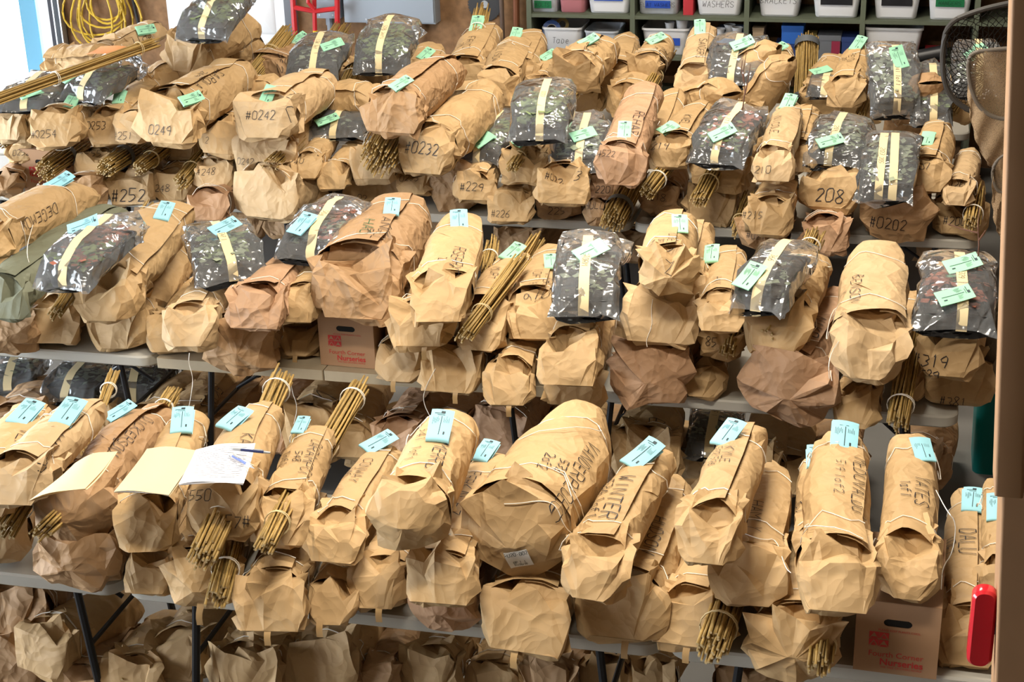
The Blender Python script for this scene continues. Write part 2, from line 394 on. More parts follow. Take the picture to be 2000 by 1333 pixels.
PKG = []
def package(row, layer, fx, fy, hx, hy, w, z, d=None, tone='t', sl=None, tx=None, en=None, L=1.05, hem=None, sw=.86, pl=.42, hr=.82,
            ties=2, tab=False, rise=0.0, hw=.7, mouth=None, k=3, end='wedge', tail=None, roll=None, big=0, yoff=0.0):
    rng = np.random.default_rng(int(fx * 7 + fy * 13 + 5) % 99991); pr = random.Random(int(fx * 3 + fy))
    base = atZ(fx, fy, TT + z)
    if yoff:
        base = atY(fx, fy, base[1] + yoff)
    W = px2m(w, base); H = W * hr
    head = solve_head(base, hx, hy, L, H * .55, base[2] + rise - .02)
    M4, Ln, s, a, n = frame_from(base, head)
    Ln = min(max(Ln, .5), 1.35)
    root = empty('paper_package', M4)
    Mi = np.array(M4.inverted()); A = W / 2
    hem = (.10 + rng.uniform(0, .05)) * Ln if hem is None else hem * Ln
    mt = K[tone]
    # ---- root pouch
    Lp = hem + .17; q = rng.uniform; uh = hem / Lp
    cav = (mouth if mouth is not None else q(.3, .85)); hsr = sw * .5 + .5; cw = q(.28, .55); nar = q(.45, 1.0)
    if end == 'wedge':
        ku = [0, .05, .5 * uh, .85 * uh, uh, 1.0]
        ka = [.84 * nar, .93 * (nar + 1) / 2, 1.0, min(1.0, sw * 1.05), sw * .985, sw * .8]
        kt = [.16 * q(.6, 1.4), .42, .82 * q(.92, 1.05), .98, hsr * 1.0, hsr * .8]
        kb = [.12, .02, 0, 0, 0, .12]
    else:
        ku = [0, .04, .14, .5 * uh, .85 * uh, uh, 1.0]
        ka = [.10, .50, .78, .98, max(.9, sw), sw * .985, sw * .8]
        kt = [.44, .66, .86, .98, 1.0, hsr * 1.0, hsr * .8]
        kb = [.40, .16, .04, 0, 0, 0, .12]
    sq = q(2.6, 4.2) if end == 'wedge' else q(2.2, 2.8); npl = int(q(6, 10)); ph = 0.0; cph = q(-.6, .6); lean = q(-.15, .15); tw = q(-.55, .55)
    fold = rng.uniform(.3, 1.7, 24)
    def Sp(u, v):
        phi = 2 * np.pi * v + np.pi
        aa = np.interp(u, ku, ka) * A; zt = np.interp(u, ku, kt) * H; zb = np.interp(u, ku, kb) * H
        cx = np.sin(phi); cz = np.cos(phi)
        fi = v * npl + ph; tri = (np.abs((fi % 1.0) * 2 - 1) - .5) * fold[np.floor(fi).astype(int) % 24]
        top = np.clip(cz + .25, 0, 1)
        g = 1 + tri * .46 * np.clip((u - .12 * uh) / (.75 * uh), 0, 1) * (.4 + .6 * top)
        # gathered hollow under the sleeve's hem
        dph = np.abs((phi - cph + np.pi) % (2 * np.pi) - np.pi)
        hol = np.exp(-(dph / cw) ** 2) * np.exp(-((u - uh * 1.0) / (.36 * uh)) ** 2) * (1 - cav)
        x = sgnpow(cx, 2 / sq) * aa * g + lean * A * (1 - u); zz = (zt + zb) / 2 + sgnpow(cz, 2 / sq) * (zt - zb) / 2 * g
        zz = zz - hol * H * .9
        th = tw * np.clip(1 - u / (.9 * uh), 0, 1); xc = lean * A * (1 - u); zc = (zt + zb) / 2; x, zz = xc + (x - xc) * np.cos(th) - (zz - zc) * np.sin(th), zc + (x - xc) * np.sin(th) * .8 + (zz - zc) * np.cos(th)
        rad = np.stack([cx, 0 * cx - .45 * (u < .4), cz], -1); rad = rad / np.linalg.norm(rad, axis=-1, keepdims=True)
        return np.stack([x, u * Lp, zz], -1), rad
    G1, V1, T1 = facet_grid(Sp, 8, 2 * npl, k, rng, .45, .30, lambda u, v: W * .042 * np.clip(u * 14, 0, 1), .78, True)
    V1[:, 2] = np.maximum(V1[:, 2], .0)
    nc = G1.shape[1] - 1; V1[:nc, 2] = V1[:nc, 2].mean() + (V1[:nc, 2] - V1[:nc, 2].mean()) * .04
    fast_tri_obj('root_pouch', V1, T1, mt, root, SHARP)
    # ---- sleeve
    B = A * sw; Hs = H * (sw * .5 + .5) * 1.0
    phe = (q(.15, 1.1) if pr.random() < .7 else q(2.2, 3.6)) if roll is None else roll
    lap = 1.12; phs = phe - 2 * np.pi * lap
    u2 = q(.66, .8); bend = q(-.07, .07); lump = rng.uniform(-.05, .05, 7); lumz = rng.uniform(-.05, .05, 7)
    su = [0, .06, .13, .22, .5, .75, .9, .97, 1.0]
    sa = [1.01 * q(.99, 1.03), 1.0, .94, .99, 1.0 * q(.96, 1.05), (1 + hw) / 2 + .05, hw + .1, hw, hw * .8]
    st = [1.0 * q(.99, 1.03), 1.0, .95, .98, .95 + q(-.03, .04), .9, .78, .62, .34]
    sb = [0, 0, .02, 0, 0, 0, .02, .10, .22]
    hemn = rng.uniform(-1, 1, 8); hp = q(0, 1)
    def Ss(u, v):
        phi = phs + 2 * np.pi * lap * v
        aa = np.interp(u, su, sa) * B; zt = np.interp(u, su, st) * Hs; zb = np.interp(u, su, sb) * Hs
        tq = 1 - .07 * np.exp(-((u - u2) / .05) ** 2); aa = aa * tq * (1 + np.interp(u, np.linspace(0, 1, 7), lump)); zt = zt * tq * (1 + np.interp(u, np.linspace(0, 1, 7), lumz))
        cx = np.sin(phi); cz = np.cos(phi); g = .93 + .10 * v + .05 * np.clip((v - .93) / .07, 0, 1)
        g = 1 + (g - 1) * np.clip((1 - u) * 6, 0.15, 1)
        x = sgnpow(cx, 2 / 2.25) * aa * g + bend * A * np.sin(3.1 * u); zz = (zt + zb) / 2 + sgnpow(cz, 2 / 2.25) * (zt - zb) / 2 * g
        dph = np.abs((phi - cph + np.pi) % (2 * np.pi) - np.pi); hv = np.interp((phi / 6.2832) % 1.0, np.linspace(0, 1, 9), np.append(hemn, hemn[0])) * .03 + .05 * (1 - cav) * np.clip(1 - dph / (cw * 1.6), 0, 1)
        y = hem + u * (Ln - hem) + hv * np.clip(1 - u * 5, 0, 1)
        rad = np.stack([cx, 0 * cx, cz], -1)
        return np.stack([x, y, zz], -1), rad
    G2, V2, T2 = facet_grid(Ss, 10, 13, k, rng, .42, .42, lambda u, v: W * (.008 + .020 * np.exp(-((u - .17) / .06) ** 2) + .018 * np.exp(-((u - u2) / .07) ** 2) + .03 * np.clip((u - .8) * 5, 0, 1) * (u < .99)), .42, False)
    fast_tri_obj('paper_sleeve', V2, T2, mt, root, SHARP)
    bvh = BVHTree.FromPolygons([tuple(p) for p in V1.tolist()] + [tuple(p) for p in V2.tolist()], T1.tolist() + (T2 + len(V1)).tolist())
    co = np.array(M4.inverted() @ Vector(CAM)); Ri = Mi[:3, :3]
    def hit(px, py):
        h = bvh.ray_cast(Vector(co), Vector(Ri @ ray(px, py)).normalized(), 50)
        if h[0] is None: return None
        N = np.array(h[1]); N = N if N.dot(Ri @ ray(px, py)) < 0 else -N
        return np.array(h[0]), N
    # ---- twine
    nrow = G2.shape[0]; ncol = G2.shape[1]; Bt = MB()
    js = range(int(ncol * .12), ncol)
    uts = ([.13] if ties >= 1 else []) + ([u2] if ties >= 2 else [])
    for ut in uts:
        tl = q(-.05, .05); pts = []
        for j in js:
            fi = (ut + tl * math.sin(j / ncol * 6.28)) * (nrow - 1); i0 = int(fi); f_ = fi - i0
            p = G2[i0, j] * (1 - f_) + G2[i0 + 1, j] * f_
            c = np.array([0, p[1], Hs * .47]); r_ = p - c; pts.append(p + r_ / (np.linalg.norm(r_) + 1e-6) * .0035)
        Bt.tube(pts, .0018, 4, False); Bt.build('twine', TWINE, root); Bt = MB()
        # loose end
        jj = int(ncol * q(.45, .8)); dj = q(-.8, .8); tq_ = q(.05, .28); wv = q(0, 6); pts = []
        for t_ in np.linspace(0, 1, 9):
            j = int(np.clip(jj + (dj * t_ + .12 * math.sin(t_ * 5 + wv)) * ncol * .35, 0, ncol - 1)); fi = np.clip((ut - t_ * tq_) * (nrow - 1), 0, nrow - 2); i0 = int(fi); f_ = fi - i0
            p = G2[i0, j] * (1 - f_) + G2[i0 + 1, j] * f_; c = np.array([0, p[1], Hs * .47]); r_ = p - c
            pts.append(p + r_ / (np.linalg.norm(r_) + 1e-6) * (.004 + .012 * math.sin(t_ * 3.1)))
        Bt.tube(pts, .0016, 4, False); Bt.build('twine', TWINE, root); Bt = MB()
    if tail:
        pts = []
        for px_, py_ in tail:
            h = hit(px_, py_)
            pts.append(h[0] + h[1] * .006 if h else Ri @ (atY(px_, py_, base[1] - .012) - np.array(M4.translation)))
        # smooth
        for _ in range(2):
            pts = [pts[0]] + [x for p0, p1 in zip(pts[:-1], pts[1:]) for x in (.75 * p0 + .25 * p1, .25 * p0 + .75 * p1)] + [pts[-1]]
        Bt.tube(pts, .0016, 4, False); Bt.build('twine', TWINE, root)
    # ---- slips
    for it in (sl or []):
        cm, px_, py_ = it[:3]; an = math.radians(.6 * it[3] if len(it) > 3 else 0); h = hit(px_, py_)
        if h is None: h = (np.array([0, Ln * .85, Hs * .8]), np.array([0, 0, 1.]))
        C, N = h; vd = -_n(Ri @ ray(px_, py_)); N = _n(N * .4 + np.array([0, 0, .5]) + vd * .35); C = C + N * .012
        sc_ = it[4] if len(it) > 4 else 1.0
        e1 = np.array([math.sin(an), math.cos(an), 0]); slip_on(root, C, N, e1, BLUE if cm == 'b' else GREEN, rng, .122 * sc_, .070 * sc_, A * 1.1)
    # ---- handwriting
    for it in (tx or []):
        lines, px_, py_, hpx = it[:4]; h = hit(px_, py_)
        if h is None: continue
        for dy_ in (18, 36, 54, 75):
            if h[1][1] > -.55: break
            h2 = hit(px_ + dy_ * .2, py_ - dy_); h = h2 or h
        C, N = h; N = _n(N + np.array([0, 0, .3])); ex = np.array([0, -1., 0]); ex = ex - N * ex.dot(N); ex /= np.linalg.norm(ex)
        o = write_on('handwriting', lines, bvh, C, N, ex, px2m(hpx, base) * 1.1, root, pr, INKG if len(it) > 4 else INK, xs=1.3)
        if o: tag(o, 'green marker writing' if len(it) > 4 else 'black marker writing')
    for it in (en or []):
        lines, px_, py_, hpx = it; h = hit(px_, py_)
        if h is None: continue
        C, N = h; vd = -_n(Ri @ ray(px_, py_)); N = _n(N + vd * .8); ex = np.array([1., 0, 0]); ex = ex - N * ex.dot(N); ex /= np.linalg.norm(ex)
        o = write_on('handwriting', lines, bvh, C, N, ex, px2m(hpx, base), root, pr)
        if o: tag(o, 'black marker number')
    if tab:
        Bb = MB(); x0 = q(-.02, .02); pts = [(.03, .06), (.012, .035), (-.004, .02), (-.01, .004), (-.007, -.022)]
        for sgn in (0,):
            b0 = len(Bb.v)
            for (yy, zz) in pts: Bb.v += [(x0 - .011, yy, zz), (x0 + .011 + yy * .1, yy, zz)]
            for i in range(len(pts) - 1): Bb.f.append((b0 + 2 * i, b0 + 2 * i + 1, b0 + 2 * i + 3, b0 + 2 * i + 2))
        Bb.build('tape_tab', TABTAPE, root)
    PKG.append(dict(o=root, row=row, layer=layer, x=fx, d=d, tone=tone, sl=sl, bvh=bvh, base=base, Ln=Ln, W=W, M4=M4))
    return PKG[-1]

# ------------------------------------------------------------------ cane bundles
CN = []
_cm = None
def cane_mesh():
    global _cm
    if _cm is None:
        _cm = []
        for v in range(4):
            rg = random.Random(40 + v); B = MB(); n = 9; pts = []; rr = []
            for i in range(n + 1):
                t = i / n; bend = .006 * math.sin(t * 3.1 + v)
                for dd, r_ in ((-.004, 1.0), (0, 1.22), (.004, 1.0)) if 0 < i < n else ((0, 1.0),):
                    pts.append((bend, t + dd, bend * .5)); rr.append(.0050 * r_)
            B.tube(pts, .005, 6, True, rr)
            me = bpy.data.meshes.new('cane'); me.from_pydata([tuple(map(float, p)) for p in B.v], [], B.f)
            me.materials.append(CANE); me.materials.append(CANEEND)
            fl = [True] * len(me.polygons); fl[-1] = fl[-2] = False
            me.polygons.foreach_set('use_smooth', fl); me.polygons[-1].material_index = 1; me.polygons[-2].material_index = 1
            _cm.append(me)
    return _cm
def canes(row, a, b, Ya, Yb, w, n, d, ext=(0, .3), taped=False, spread=1.0, tie=(.3,), long=False):
    """bundle from pixel a (at depth Ya) towards pixel b (at depth Yb); lengthened by ext"""
    def snap(px, py):
        best = None
        for p in PKG:
            Mi = p['M4'].inverted(); h = p['bvh'].ray_cast(Mi @ Vector(CAM), (Mi.to_3x3() @ Vector(ray(px, py))).normalized(), 40)
            if h[0] is not None and (best is None or h[3] < best[0]): best = (h[3], (p['M4'] @ h[0])[1])
        return best and best[1]
    if row == 'C' and not long:
        if ext[0] > 0:
            y = snap(*a)
            if y: Yb += y + .03 - Ya; Ya = y + .03
        else:
            y = snap(*b)
            if y: Ya += y + .02 - Yb; Yb = y + .02
    rng = random.Random(int(a[0] * 5 + a[1])); A = atY(*a, Ya); B = atY(*b, Yb); dr = _n(B - A); A2 = A - dr * ext[0]; B2 = B + dr * ext[1]
    M4, L, s, ax, nn = frame_from(A2, B2); root = empty('bamboo_cane_bundle', M4); rad = px2m(w, A) / 2
    r0 = .0044; n = int(max(7, min(64, (rad / .0056) ** 2 * .62))); ms = cane_mesh()
    for i in range(n):
        rr = rad * math.sqrt((i + .5) / n) * .95; th = i * 2.39996
        o = bpy.data.objects.new('cane', ms[i % 4]); COL.objects.link(o); o.parent = root
        x, z_ = rr * math.cos(th), rr * math.sin(th); sp = spread
        j0 = rng.uniform(-.02, .05); ln = L * rng.uniform(.95, 1.0)
        q = Vector((x * (sp - 1) * .6 + rng.uniform(-.008, .008), ln, z_ * (sp - 1) * .6 + rng.uniform(-.008, .008))).normalized()
        rot = Vector((0, 1, 0)).rotation_difference(q).to_matrix().to_4x4()
        sc = r0 / .005 * rng.uniform(.85, 1.1)
        o.matrix_local = Matrix.Translation((x, j0, z_)) @ rot @ Matrix.Rotation(rng.uniform(0, 6.28), 4, 'Y') @ Matrix.Diagonal((sc, ln, sc, 1))
    for t in tie:
        Bt = MB(); rt = rad * 1.06 + r0
        if taped:
            Bt.loft([[(q_ * math.cos(k * .3927), yy, q_ * math.sin(k * .3927)) for k in range(16)] for q_, yy in ((rt, L * t - .025), (rt + .001, L * t), (rt, L * t + .025))], False, False)
            tag(Bt.build('tape_band', mat('grey_tape', (.10, .11, .12), .5), root), 'grey tape band')
        else:
            for k2 in range(2):
                Bt.tube([(rt * math.cos(k * .3927), L * t + .008 * k2 + .006 * math.sin(k * .4 + k2), rt * math.sin(k * .3927)) for k in range(17)], .0022, 4, False)
            Bt.build('twine_tie', TWINE if rng.random() < .4 else mat('rubber_band', (.62, .50, .28), .6), root)
    CN.append(dict(o=root, row=row, x=a[0], d=d))
    return root

# ------------------------------------------------------------------ seedling trays in film
TR = []
def tray(row, fx, fy, hx, hy, w, z, d, sl=None, tape='v', text=None, leaf='g', L=.42, hgt=.13, black=False, n=70, tps=1):
    rng = np.random.default_rng(int(fx * 11 + fy)); pr = random.Random(int(fx + fy * 5)); q = rng.uniform
    base = atZ(fx, fy, TT + z); W = px2m(w, base)
    head = solve_head(base, hx, hy, L, hgt * .6, base[2] - .03)
    M4, Ln, s, a, nn = frame_from(base, head); root = empty('seedling_tray', M4); Ln = min(Ln, .55)
    Mi = np.array(M4.inverted()); Ri = Mi[:3, :3]; A = W * .45
    B = MB()   # tray: rim, sloping walls, cells
    r0 = rrect(-A * .94, A * .94, .02, Ln - .02, .02, .004); r1 = rrect(-A, A, .005, Ln - .005, .025, .058); r2 = rrect(-A - .008, A + .008, 0, Ln, .03, .058)
    r3 = rrect(-A - .008, A + .008, 0, Ln, .03, .064); r4 = rrect(-A + .004, A - .004, .008, Ln - .008, .022, .064); r5 = rrect(-A * .95, A * .95, .02, Ln - .02, .02, .045)
    B.loft([r0, r1, r2, r3, r4, r5], True, False); B.build('tray', BLACKP, root)
    B = MB()
    for ix in range(3):
        for iy in range(4):
            x0 = -A * .93 + A * 1.86 * ix / 3; y0 = .022 + (Ln - .044) * iy / 4
            c = [(x0 + .006, y0 + .006, .046), (x0 + A * .62 - .006, y0 + .006, .046), (x0 + A * .62 - .006, y0 + Ln / 4 - .016, .046), (x0 + .006, y0 + Ln / 4 - .016, .046)]
            t = [(x * .97, y, .06 + q(0, .008)) for x, y, _ in c]
            B.loft([c, t], False, True)
    B.build('soil', SOIL, root)
    if n:
        V = []; Fc = []
        for i in range(n * 3):
            x = q(-.8, .8) * A; y = q(.1, .9) * Ln; zz = .06 + q(0, hgt - .075) * (1 - (x / A) ** 2 * .6); th = q(0, 6.28); ln = q(.025, .055); wd = ln * q(.25, .5); up = q(-.5, .35)
            dx = np.array([math.cos(th), math.sin(th), up]); dx /= np.linalg.norm(dx); sd = np.cross(dx, [0, 0, 1.]); sd = sd / (np.linalg.norm(sd) + 1e-6)
            P = np.array([x, y, zz]); b0 = len(V); V += [P, P + dx * ln * .5 + sd * wd, P + dx * ln, P + dx * ln * .5 - sd * wd]; Fc += [(b0, b0 + 1, b0 + 2), (b0, b0 + 2, b0 + 3)]
        o = mesh_obj('foliage', V, Fc, {'g': LEAFG, 'd': LEAFD, 'r': LEAFR}[leaf[0]], root, False); tag(o, kind='stuff')
        if len(leaf) > 1:
            o.data.materials.append({'g': LEAFG, 'd': LEAFD, 'r': LEAFR}[leaf[1]])
            o.data.polygons.foreach_set('material_index', [int((i // 2) % 3 == 0 or V[Fc[i][0]][1] > Ln * .6) for i in range(len(o.data.polygons))])
    ku = [0, .05, .12, .3, .6, .85, .95, 1.0]; ka = [1.12, 1.08, 1.08, 1.12, 1.12, 1.1, 1.02, .9]
    kt = [.10, .42, .72, 1.0, 1.08, 1.0, .62, .36]; kb = [.06, -.02, -.03, -.03, -.03, -.03, .2, .5]
    def Sb(u, v):
        phi = 2 * np.pi * v + np.pi; aa = np.interp(u, ku, ka) * (A + .012); zt = np.interp(u, ku, kt) * (hgt + .01); zb = np.interp(u, ku, kb) * hgt * .5 - .002
        cx, cz = np.sin(phi), np.cos(phi); x = sgnpow(cx, .62) * aa; zz = (zt + zb) / 2 + sgnpow(cz, .62) * (zt - zb) / 2
        return np.stack([x, -.05 + u * (Ln + .15) + .02 * np.sin(phi * 3 + 1) * (u < .03), zz], -1), np.stack([cx, 0 * cx, cz], -1)
    G, V, T = facet_grid(Sb, 8, 12, 3, rng, .4, .4, lambda u, v: .008 + .008 * (u > .85), .7, True)
    fast_tri_obj('plastic_bag', V, T, FILM, root, 20)
    bvh = BVHTree.FromPolygons(V.tolist(), T.tolist()); co = np.array(M4.inverted() @ Vector(CAM))
    # masking tape over the bag
    for ti in range(tps):
        x0 = q(-.12, .12) * A if tps == 1 else (-.3 + .5 * ti) * A; skew = q(-.25, .25) * A; pts = []
        ys = np.linspace(.0, Ln * .95, 12)
        front = [(x0 - skew * .5, -.03, .012), (x0 - skew * .5, -.025, .045)]
        P = [np.array(f_) for f_ in front]
        for y in ys:
            x = x0 + skew * (y / Ln - .5); h = bvh.ray_cast(Vector((x, y, .4)), Vector((0, 0, -1)))
            if h[0] is not None: P.append(np.array(h[0]) + np.array([0, 0, .003]))
        V2 = []; hw = .021
        for i, p in enumerate(P): V2 += [p - np.array([hw, 0, 0]), p + np.array([hw, 0, 0])]
        mesh_obj('masking_tape', V2, [(2 * i, 2 * i + 1, 2 * i + 3, 2 * i + 2) for i in range(len(P) - 1)], MASK, root)
        if text and ti == 0 and len(P) > 6:
            tb = BVHTree.FromPolygons([tuple(v_) for v_ in V2], [(2 * i, 2 * i + 1, 2 * i + 3, 2 * i + 2) for i in range(len(P) - 1)])
            C = P[len(P) // 2]; write_on('handwriting', [text], tb, C, np.array([0, 0, 1.]), np.array([0, -1., 0]), .024, root, pr, off=.0012)
    for it in (sl or []):
        cm, px_, py_, an = it[:4]; h = bvh.ray_cast(Vector(co), Vector(Ri @ ray(px_, py_)).normalized(), 50)
        C = np.array(h[0]) if h[0] is not None else np.array([0, Ln * .6, hgt])
        an = math.radians(an * .8); N = _n(np.array([0, -.3, 1.])); slip_on(root, C + N * .004, N, np.array([math.sin(an), math.cos(an), 0]), BLUE if cm == 'b' else GREEN, rng, .135, .08, .5, flap=.003)
    TR.append(dict(o=root, row=row, x=fx, d=d))
    return root

# ================================================================== the room
WALLY = 12.2
OSB = mat('osb_board', (.23, .125, .06), .8, var=(16, .55), bump=(40, .25))
CONC = mat('concrete', (.13, .125, .115), .75, var=(3, .18), bump=(30, .1))
WHITEP = mat('white_paint', (.78, .79, .80), .5)
DARKW = mat('dark_board', (.10, .065, .04), .8, var=(6, .3))
JX = float(atY(98, 60, WALLY)[0]); LWX = -9.6; RWX = 1.75
B = MB(); B.box(LWX, RWX, -2.0, WALLY, -.12, 0); tag(B.build('floor', CONC), kind='structure')
B = MB(); B.box(JX, RWX, WALLY, WALLY + .18, 0, 5.0); B.box(LWX, JX, WALLY, WALLY + .18, 3.7, 5.0); tag(B.build('wall_back', OSB), kind='structure')
B = MB(); B.box(RWX, RWX + .15, -2.0, WALLY + .18, 0, 5.0); tag(B.build('wall_right', DARKW), kind='structure')
B = MB(); B.box(LWX - .15, LWX, 9.2, WALLY + .18, 0, 5.0); B.box(LWX - .15, LWX, -2.0, 9.2, 3.7, 5.0); tag(B.build('wall_left', OSB), kind='structure')
B = MB(); B.box(LWX - .15, RWX + .15, -2.15, -2.0, 0, 5.0); tag(B.build('wall_front', DARKW), kind='structure')
B = MB(); B.box(LWX - .15, RWX + .15, -2.15, WALLY + .18, 5.0, 5.1); tag(B.build('ceiling', mat('ceiling_boards', (.22, .17, .12), .8)), kind='structure')
GRAV = mat('gravel', (.62, .63, .66), .9, var=(12, .25), bump=(25, .6))
B = MB(); B.box(-60, 10, WALLY + .18, 90, -.2, -.02); tag(B.build('ground_outside', GRAV), kind='structure')

# doorway at the left: blue jamb post, white casing, steel door track
def vbar(name, px0, px1, py, Y, dy, m, z1=3.7):
    x0, x1 = atY(px0, py, Y)[0], atY(px1, py, Y)[0]; B = MB(); B.box(x0, x1, Y, Y + dy, 0, z1); return B.build(name, m)
tag(vbar('trim_1', 44, 76, 60, WALLY + .35, .05, mat('jamb_blue', (.13, .33, .46), .6)), kind='structure')
tag(vbar('trim_2', 84, 100, 60, WALLY - .02, .40, WHITEP), kind='structure')
tag(vbar('trim_4', 100, 116, 60, WALLY - .03, .03, mat('door_seal', (.05, .05, .06), .6)), kind='structure')
tk = empty('door_track', loc=(0, 0, 0)); STEEL = mat('galvanised', (.50, .52, .54), .4, .7)
x0, x1 = atY(118, 60, WALLY)[0], atY(132, 60, WALLY)[0]
B = MB(); B.box(x0, x0 + .012, WALLY - .09, WALLY - .001, .05, 3.6); B.box(x1 - .012, x1, WALLY - .09, WALLY - .001, .05, 3.6); B.box(x0, x1, WALLY - .012, WALLY - .001, .05, 3.6)
B.build('rail', STEEL, tk)
for zz in (.6, 1.2, 1.55, 2.4): B = MB(); B.box(x0 - .015, x1 + .015, WALLY - .095, WALLY - .088, zz, zz + .06); B.build('bracket', mat('bracket_rust', (.28, .2, .15), .6, .3), tk)
tag(tk, 'galvanised steel door track beside the open doorway', 'door track')
# white panelled door
x0, x1 = atY(334, 40, WALLY)[0], atY(562, 40, WALLY)[0]
dr = MB(); dr.box(x0, x1, WALLY - .05, WALLY - .002, .01, 2.1); door = tag(dr.build('door_1', WHITEP), kind='structure')
for c in range(2):
    for (z0, z1) in ((.2, .75), (.9, 1.35), (1.45, 1.95)):
        xa = x0 + .12 + c * (x1 - x0) * .47; B = MB(); B.loft([rrect(xa, xa + (x1 - x0) * .33, z0, z1, .01, 0), rrect(xa + .02, xa + (x1 - x0) * .33 - .02, z0 + .02, z1 - .02, .01, .012)])
        B.v = [(x, WALLY - .051 - z, y) for x, y, z in B.v]; B.build('door_panel', WHITEP, door)
B = MB(); B.box(x1, x1 + .09, WALLY - .06, WALLY - .001, 0, 2.2); tag(B.build('trim_3', mat('casing_grey', (.16, .17, .19), .6)), kind='structure')

# ------------------------------------------------------------------ folding tables
TTOP = mat('table_plastic', (.42, .40, .35), .55, var=(5, .08), bump=(60, .05)); LEGM = mat('leg_black', (.02, .02, .022), .45, .4)
PLANK = mat('planed_wood', (.38, .31, .21), .6, var=(9, .2))
def table(x0, x1, y0, y1, label, wood=False):
    t = empty('folding_table', loc=((x0 + x1) / 2, (y0 + y1) / 2, 0)); hx, hy = (x1 - x0) / 2, (y1 - y0) / 2
    if wood:
        for (a, b) in ((-hx, -.12), (-.115, hx)):
            B = MB(); B.loft([rrect(a, b, -hy, hy, .006, TT - .05), rrect(a, b, -hy, hy, .006, TT - .002)]); B.build('plank', PLANK, t)
    else:
        B = MB(); B.loft([rrect(-hx + .01, hx - .01, -hy + .01, hy - .01, .06, TT - .055), rrect(-hx, hx, -hy, hy, .07, TT - .047), rrect(-hx, hx, -hy, hy, .07, TT - .010), rrect(-hx + .006, hx - .006, -hy + .006, hy - .006, .066, TT - .002)])
        B.build('table_top', TTOP, t)
    for sx in (-1, 1):
        for sy in (-1, 1):
            B = MB(); B.tube([(sx * (hx - .22), sy * (hy - .1), TT - .05), (sx * (hx - .15), sy * (hy - .08), .0)], .0145, 8); B.build('leg', LEGM, t)
        B = MB(); B.tube([(sx * (hx - .19), -hy + .09, TT - .32), (sx * (hx - .19), hy - .09, TT - .32)], .01, 6); B.tube([(sx * (hx - .205), 0, TT - .3), (sx * .35, 0, TT - .06)], .009, 6); B.build('leg_brace', LEGM, t)
    tag(t, label, 'table', 'folding tables under the packages')
YF, YM, YB = 4.20, 6.05, 8.27
table(-4.30, -2.47, YF, YF + .76, 'folding table at the left end of the front row')
table(-2.45, -.62, YF, YF + .76, 'folding table at the centre of the front row')
table(-.60, 1.23, YF, YF + .76, 'folding table at the right end of the front row, below the marked box')
table(-5.05, -3.22, YM, YM + .76, 'folding table with rounded corner at the left end of the middle row')
table(-3.20, -1.37, YM, YM + .76, 'wooden plank table carrying the box in the middle row', True)
table(-1.35, .30, YM, YM + .76, 'folding table with rounded corner at the right end of the middle row')
for j, yy in enumerate((YB, YB + .8, YB + 2.15)):
    nm = ('front edge', 'middle', 'rear')[j]
    table(-6.95, -5.12, yy, yy + .76, 'far left folding table, %s of the back row' % nm)
    table(-5.10, -3.27, yy, yy + .76, 'left-centre folding table, %s of the back row' % nm)
    table(-3.25, -1.42, yy, yy + .76, 'right-centre folding table, %s of the back row' % nm)
    table(-1.40, .43, yy, yy + .76, 'right end folding table, %s of the back row' % nm)

